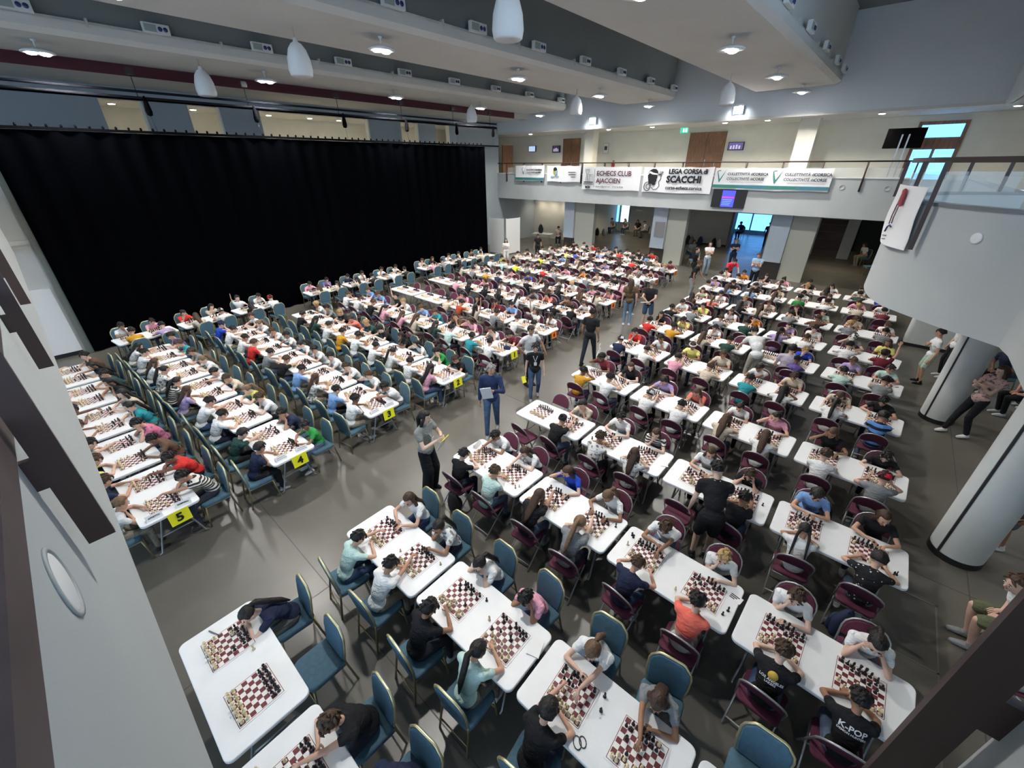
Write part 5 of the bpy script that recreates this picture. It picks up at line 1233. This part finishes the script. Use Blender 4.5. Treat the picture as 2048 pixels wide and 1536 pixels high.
for k, (x, y, rz, c, w) in enumerate(((-12.0, 33.3, .3, BK, 'leftmost of the pile'), (-11.5, 33.5, -.2, BK, 'second of the pile'), (-11.1, 33.1, .6, GY, 'in front of the pile'), (-10.6, 33.5, .1, NB, 'third of the pile'), (-9.6, 33.4, .9, BK, 'lying alone to the right'), (-9.2, 33.3, -.5, WB, 'pale bag lying far right'),
                                        (-18.9, 32.6, .2, BK, 'below the lobby window, left'), (-18.4, 32.9, .7, GY, 'below the lobby window, right'))): backpack(x, y, 0, rz, c, '%s backpack against the lobby wall, %s' % (c[0], w), 1.15)
assemble('folding_table', TABLE, (-20.0, 26.4, 0), .3, 'white folding table with a black bag in front of the lit lobby wall', 'table', 'white folding tables')
backpack(-20.2, 26.4, HT, .4, BK, 'black bag standing on the table by the lit lobby wall', 1.2)
for k, (rn, x, y) in enumerate((('third', -4.25, 3.32), ('fourth', 1.05, 5.15), ('fifth', .6, 7.1))): backpack(x, y, 0, k, BK if k != 1 else NB, 'dark backpack on the floor behind chairs of the %s right-hand row' % rn, .9)
# white screens at the end of the curtain
def screen(x0, y0, x1, y1, lab):
    d = V((x1 - x0, y1 - y0, 0)); L = d.length; o = link('folding_screen', None, None, (x0, y0, 0), math.atan2(d.y, d.x), lab, 'screen', 'white screens')
    mb = MB(); mb.box(0, L, -.02, .02, .06, 2.25); link('panel', mb.mesh('panel', M_white, False), o)
    for x in (.02, L - .02):
        mb = MB(); mb.box(x - .02, x + .02, -.03, .03, .05, 2.27); link('edge_post', mb.mesh('edge_post', M_white, False), o)
        mb = MB(); mb.box(x - .03, x + .03, -.25, .25, 0, .06); link('foot', mb.mesh('foot', M_steel, False), o)
screen(-20.5, 21.15, -19.2, 21.15, 'white screen panel facing the hall next to the curtain end'); screen(-19.1, 21.2, -19.0, 22.5, 'white screen panel standing right of the first screen')
# banners on the far gallery
M_ban = mat('banner_vinyl', (.80, .80, .81), .6, bump=.06, bscale=4)
M_dkred = mat('lettering_maroon', (.10, .03, .04), .6); M_green = mat('banner_green', (.03, .22, .17), .6); M_teal = mat('banner_teal', (.05, .20, .26), .6); M_gtext = mat('lettering_grey', (.045, .055, .055), .6)
def banner(x0, x1, z0, z1, lab, band=None):
    o = link('banner', None, None, ((x0 + x1) / 2, YB - .1, (z0 + z1) / 2), 0, lab, 'banner'); w, h = x1 - x0, z1 - z0
    mb = MB(); n = 28; pts = []
    f = lambda t, b: .018 * math.sin(t * 17) * b + .012 * math.sin(t * 39 + 1)
    for b in (0, 1):
        for i in range(n + 1):
            t = i / n; sag = -.03 * math.sin(PI * ((t * 3) % 1)) if b == 0 else 0
            pts.append((-w / 2 + w * t, f(t, b) - .02, (h / 2 + sag) if b == 0 else -h / 2 + .015 * math.sin(t * 9)))
    fr = [(i + 1, i, n + 1 + i, n + 2 + i) for i in range(n)]; bk = [(x, y + .006, z) for x, y, z in pts]; o2 = len(pts)
    mb.add(pts + bk, fr + [tuple(o2 + q for q in reversed(t)) for t in fr]); return link('cloth', mb.mesh('cloth', M_ban), o)
def ins(o, me, x, z, dy=-.055): return link(me.name, me, o, loc=(x, dy, z), rot=(PI / 2, 0, 0))
def flat(o, name, m, poly, dy=-.053):
    mb = MB(); mb.layers([[(x, dy, z) for x, z in poly], [(x, dy - .004, z) for x, z in poly]]); link(name, mb.mesh(name, m, False), o)
def check_logo(o, x, z, s):
    flat(o, 'emblem', M_green, [(x - .5 * s, z + .5 * s), (x - .42 * s, z + .5 * s), (x - .1 * s, z - .3 * s), (x + .5 * s, z + .75 * s), (x + .52 * s, z + .8 * s), (x - .08 * s, z - .6 * s), (x - .16 * s, z - .6 * s)])
    flat(o, 'emblem', M_green, [(x - .5 * s, z + .5 * s), (x - .35 * s, z + .62 * s), (x - .1 * s, z + .6 * s), (x - .12 * s, z + .53 * s), (x - .33 * s, z + .54 * s), (x - .44 * s, z + .42 * s)])
def collectivity(o, x, z, s):
    check_logo(o, x - .95 * s, z, .42 * s)
    ins(o, text_mesh('CULLETTIVITÀ di', .15 * s, M_gtext, 'lettering', .003, 'LEFT'), x - .68 * s, z + .10 * s); ins(o, text_mesh('CORSICA', .15 * s, M_gtext, 'lettering', .006, 'LEFT'), x + .42 * s, z + .10 * s)
    ins(o, text_mesh('COLLECTIVITÉ de', .15 * s, M_gtext, 'lettering', .003, 'LEFT'), x - .68 * s, z - .10 * s); ins(o, text_mesh('CORSE', .15 * s, M_gtext, 'lettering', .006, 'LEFT'), x + .46 * s, z - .10 * s)
    flat(o, 'rule', M_gtext, [(x - .5 * s, z - .24 * s), (x + .9 * s, z - .24 * s), (x + .9 * s, z - .25 * s), (x - .5 * s, z - .25 * s)])
def bands(o, w, h):
    for a, b, m in ((-.5, -.25, M_green), (-.25, .0, M_teal), (.0, .25, M_green), (.25, .5, M_teal)): flat(o, 'colour_band', m, [(a * w, -h / 2 + .07), (b * w, -h / 2 + .07), (b * w, -h / 2 + .21), (a * w, -h / 2 + .21)])
o = banner(-21.0, -18.5, 4.38, 5.33, 'white and teal banner nearest the curtain on the gallery front'); collectivity(o, .25, .12, .78); bands(o, 2.5, .95)
o = banner(-18.27, -15.68, 4.38, 5.31, 'white banner with round city emblem on the gallery front')
mb = MB(); mb.ell((-.62, -.05, .14), (.17, .012, .24), None, 18, 10); link('emblem', mb.mesh('emblem', mat('emblem_ochre', (.55, .38, .06), .6)), o)
mb = MB(); mb.ell((-.62, -.056, .25), (.15, .012, .12), None, 16, 8); link('emblem', mb.mesh('emblem', M_ink), o)
mb = MB(); mb.ell((-.54, -.06, .06), (.08, .012, .13), None, 14, 8); link('emblem', mb.mesh('emblem', mat('emblem_sky', (.15, .45, .65), .6)), o)
ins(o, text_mesh('AJACCIO', .16, mat('lettering_blue', (.03, .20, .35), .6), 'lettering', .004), -.62, -.19)
for k, w in enumerate((.55, .52, .33)): flat(o, 'small_print', M_gtext, [(.95 - w, .1 - .13 * k), (.95, .1 - .13 * k), (.95, .06 - .13 * k), (.95 - w, .06 - .13 * k)])
o = banner(-15.52, -11.66, 4.0, 5.26, 'white chess club banner with large maroon lettering and a tower drawing')
ins(o, text_mesh('ECHECS CLUB', .36, M_dkred, 'lettering', .006, 'LEFT'), -.92, .25); ins(o, text_mesh('AJACCIEN', .36, M_dkred, 'lettering', .006, 'LEFT'), -.92, -.14)
ins(o, text_mesh('eca', .26, M_ink, 'lettering', .008), -1.5, -.48); ins(o, text_mesh('ececorse@gmail.com  -  07 67 52 90 46', .115, M_gtext, 'lettering', 0, 'LEFT'), -.95, -.45)
flat(o, 'rule', M_gtext, [(-1.07, .5), (-1.05, .5), (-1.05, -.5), (-1.07, -.5)])
def outline(o, pts, r=.013, m=None):
    mb = MB(); mb.limb([(x, -.055, z) for x, z in pts], [r] * len(pts), 4, cap=False); link('drawing', mb.mesh('drawing', m or M_gtext), o)
outline(o, [(-1.66, -.2), (-1.62, .2), (-1.70, .38), (-1.70, .5), (-1.62, .42), (-1.56, .5), (-1.50, .42), (-1.44, .5), (-1.44, .38), (-1.52, .2), (-1.50, -.2)]); outline(o, [(-1.42, -.2), (-1.42, .12), (-1.2, .12), (-1.2, -.2)]); outline(o, [(-1.45, .16), (-1.4, .2), (-1.31, .16), (-1.22, .2), (-1.17, .16)])
flat(o, 'drawing', M_gtext, [(-1.78, -.2), (-1.12, -.2), (-1.12, -.26), (-1.78, -.26)]); flat(o, 'drawing', M_gtext, [(-1.8, -.3), (-1.1, -.3), (-1.1, -.34), (-1.8, -.34)])
o = banner(-11.5, -7.72, 3.98, 5.24, 'white chess league banner with bold black lettering and a head emblem')
ins(o, text_mesh('LEGA CORSA di', .31, M_ink, 'lettering', .012, 'LEFT', space=.95), -.45, .40); ins(o, text_mesh('SCACCHI', .44, M_ink, 'lettering', .022, 'LEFT'), -.52, .02); ins(o, text_mesh('corse-echecs.corsica', .235, M_ink, 'lettering', .006, 'LEFT'), -.52, -.38)
flat(o, 'emblem', M_ink, [(-1.60, .12), (-1.62, .3), (-1.52, .46), (-1.35, .54), (-1.17, .52), (-1.05, .42), (-1.02, .28), (-1.08, .2), (-1.05, .1), (-1.10, .04), (-1.07, -.06), (-1.14, -.14), (-1.12, -.24), (-1.25, -.28), (-1.36, -.2), (-1.52, -.22), (-1.56, -.04)])
flat(o, 'emblem', M_ban, [(-1.62, .27), (-1.50, .42), (-1.30, .34), (-1.03, .30), (-1.03, .24), (-1.34, .26), (-1.52, .33), (-1.62, .20)], -.06); flat(o, 'emblem', M_ban, [(-1.05, .44), (-.9, .40), (-.78, .44), (-.9, .34), (-1.02, .30)], -.06)
outline(o, [(-1.0, .26), (-.84, .22), (-.86, .02), (-.96, -.1), (-.88, -.3), (-1.0, -.46), (-1.2, -.50), (-1.34, -.38)], .016, M_ink); outline(o, [(-.95, .4), (-.74, .38), (-.82, .28), (-.95, .26)], .014, M_ink)
outline(o, [(-1.58 + .19 * math.cos(j * .45), -.34 + .22 * math.sin(j * .45)) for j in range(15)], .018, M_ink); outline(o, [(-1.54 + .1 * math.cos(j * .5), -.34 + .12 * math.sin(j * .5)) for j in range(13)], .014, M_ink)
o = banner(-7.66, -2.7, 4.24, 5.20, 'long white banner with green and teal bands at the right of the gallery front'); collectivity(o, -1.15, .1, 1.05); collectivity(o, 1.35, .1, 1.05); bands(o, 4.95, .96)
# wall television and monitors
tv = link('television', None, None, (-6.76, YB - .09, 3.81), 0, 'large black television showing a blue page under the long banner', 'television')
bx('casing', M_black, -.80, .80, -.03, .06, -.42, .42, parent=tv)
M_scrb = mat('screen_blue', (.05, .06, .9), .4, emit=1.3); M_scrp = mat('screen_red', (.5, .05, .3), .4, emit=.8)
for a, b, m in ((.10, .38, M_scrb), (.03, .10, M_scrp), (-.38, .03, M_scrb)): bx('screen_area', m, -.33, .28, -.036, -.03, a, b, parent=tv)
for k in range(4): bx('screen_text', mat('screen_text', (.1, .2, 1), .4, emit=2.0), -.28, .1 + .03 * k, -.04, -.036, -.30 + .08 * k, -.27 + .08 * k, parent=tv)
for k, (x0, x1, z0, z1, c, lab) in enumerate(((-22.4, -21.75, 6.2, 6.6, (.45, .6, .85), 'small lit wall monitor by the left gallery door'), (-20.2, -19.55, 6.12, 6.55, (.03, .02, .05), 'small dark wall monitor left of the first wooden door'), (-8.25, -7.45, 6.03, 6.42, (.10, .08, .22), 'small wall monitor right of the double wooden door'))):
    o = link('wall_monitor', None, None, ((x0 + x1) / 2, 27.55, (z0 + z1) / 2), 0, lab, 'monitor'); w, h = (x1 - x0) / 2, (z1 - z0) / 2
    bx('casing', M_black, -w, w, -.05, .04, -h, h, parent=o); bx('screen', mat('monitor_%d' % k, c, .4, emit=.9), -w * .9, w * .9, -.056, -.05, -h * .85, h * .85, parent=o)
    if k: 
        for q in range(4): bx('screen_figure', mat('monitor_fig', (.6, .55, .7), .4, emit=.7), -w * .7 + q * w * .36, -w * .5 + q * w * .36, -.06, -.056, -h * .7, h * (.1 + .12 * (q % 3)), parent=o)
sg = link('exit_sign', None, None, (-10.6, 26.9, 7.05), 0, 'green and white emergency exit sign on the gallery wall', 'sign'); bx('plate', mat('exit_green', (.05, .55, .38), .5, emit=.9), -.22, .22, -.02, .02, -.13, .13, parent=sg); bx('pictogram', mat('exit_white', (.8, .9, .85), .5, emit=1.0), -.06, .02, -.025, -.02, -.09, .09, parent=sg); bx('pictogram', MATS['exit_white'], .07, .18, -.025, -.02, -.09, .09, parent=sg); bx('bracket', M_steel, -.02, .02, -.01, .01, .13, .16, parent=sg)
po = link('wall_poster', None, None, (-16.1 + .2, 27.58, 6.3), 0, 'small framed notice on the beige gallery wall', 'poster'); bx('frame', M_steel, -.2, .2, -.01, .01, -.3, .3, parent=po); bx('page', M_paper, -.18, .18, -.014, -.01, -.28, .28, parent=po); bx('page_print', M_gtext, -.1, .1, -.017, -.014, -.1, .12, parent=po)
# television on a stand, seen from behind
o = link('stand_television', None, None, (-.8, 25.5, 4.42), 0, 'black television on a stand on the far gallery, beside the curved balcony', 'television')
bx('casing', M_matte, -.62, .62, -.04, .04, 1.50, 2.22, parent=o)
for x in (-.12, .1): bx('pole', M_steel, x, x + .05, -.07, -.03, 0, 2.0, parent=o)
bx('foot', M_black, -.4, .4, -.3, .3, 0, .05, parent=o)
# fire extinguishers
def extinguisher(x, y, z, lab):
    o = link('fire_extinguisher', None, None, (x, y, z), 0, lab, 'extinguisher'); m = mat('extinguisher_red', (.45, .02, .02), .35)
    mb = MB(); mb.lathe([(.075, 0), (.08, .02), (.08, .40), (.06, .46), (.025, .49), (.02, .53)], 16); link('cylinder', mb.mesh('cylinder', m), o)
    mb = MB(); mb.box(-.02, .08, -.02, .02, .53, .58); link('valve', mb.mesh('valve', M_black), o)
    mb = MB(); mb.tube([(.06, 0, .55), (.14, -.03, .45), (.13, -.04, .15)], .012, 6); link('hose', mb.mesh('hose', M_black), o)
    bx('bracket', M_steel, -.05, .05, .07, .15, .1, .4, parent=o)
extinguisher(-4.75, 33.8, .35, 'red fire extinguisher on the lower back wall'); extinguisher(-15.2, 27.45, 5.0, 'red fire extinguisher on the upper gallery by the column')
bx('wall_sign', M_steel, -10.75, -10.15, 25.24, 25.275, 1.5, 2.35, label='brushed metal notice panel on the second blue column', cat='sign')
# banner on the curved balcony
mb = MB(); seg = [q for q in sp if 9.35 < q[1] < 10.75 and q[0] < .5]; hh = 6; rows_ = []
front = []; 
for k in range(hh + 1): front.append([(x - .07 - .03 * math.sin(k * .9 + i * .5) * k / hh, y - .05, 5.05 - .92 * k / hh) for i, (x, y) in enumerate(seg)])
ns_ = len(seg); vs = [p for r in front for p in r]; fs = [(k * ns_ + i, k * ns_ + i + 1, (k + 1) * ns_ + i + 1, (k + 1) * ns_ + i) for k in range(hh) for i in range(ns_ - 1)]
o2 = len(vs); mb.add(vs + [(x + .006, y + .004, z) for x, y, z in vs], fs + [tuple(o2 + q for q in reversed(t)) for t in fs])
o = link('balcony_banner', None, None, (0, 0, 0), 0, 'white banner with a red and blue drawing on the curved balcony', 'banner'); link('cloth', mb.mesh('cloth', M_ban), o)
def on_banner(u, v, off=.022):
    f = u * (ns_ - 1); i = min(int(f), ns_ - 2); t = f - i; a, b = V((*seg[i], 0)), V((*seg[i + 1], 0)); p = a.lerp(b, t); d = (b - a).normalized()
    return V((p.x - .07, p.y - .05, 5.05 - .92 * v)) + V((-d.y, d.x, 0)) * (off + .02) * (1 if V((-d.y, d.x, 0)).x < 0 else -1)
def stroke(pts, r, m):
    mb = MB(); mb.limb([on_banner(u, v) for u, v in pts], [r] * len(pts), 6); link('drawing', mb.mesh('drawing', m), o)
M_dr = mat('drawing_red', (.32, .05, .06), .6); M_db = mat('drawing_navy', (.03, .03, .12), .6); M_dg = mat('drawing_brown', (.16, .10, .10), .6)
stroke([(.46, .08), (.43, .16), (.45, .26), (.43, .30)], .035, M_dr); stroke([(.50, .14), (.52, .3)], .014, M_dg); stroke([(.47, .34), (.49, .52), (.48, .62)], .010, M_dg); stroke([(.54, .3), (.57, .5), (.56, .64)], .010, M_dg); stroke([(.46, .68), (.52, .66), (.58, .70), (.61, .78)], .014, M_db)
for v, w in ((.84, .2), (.90, .16)): stroke([(.5, v), (.5 + w * .7, v + .02)], .008, M_dg)
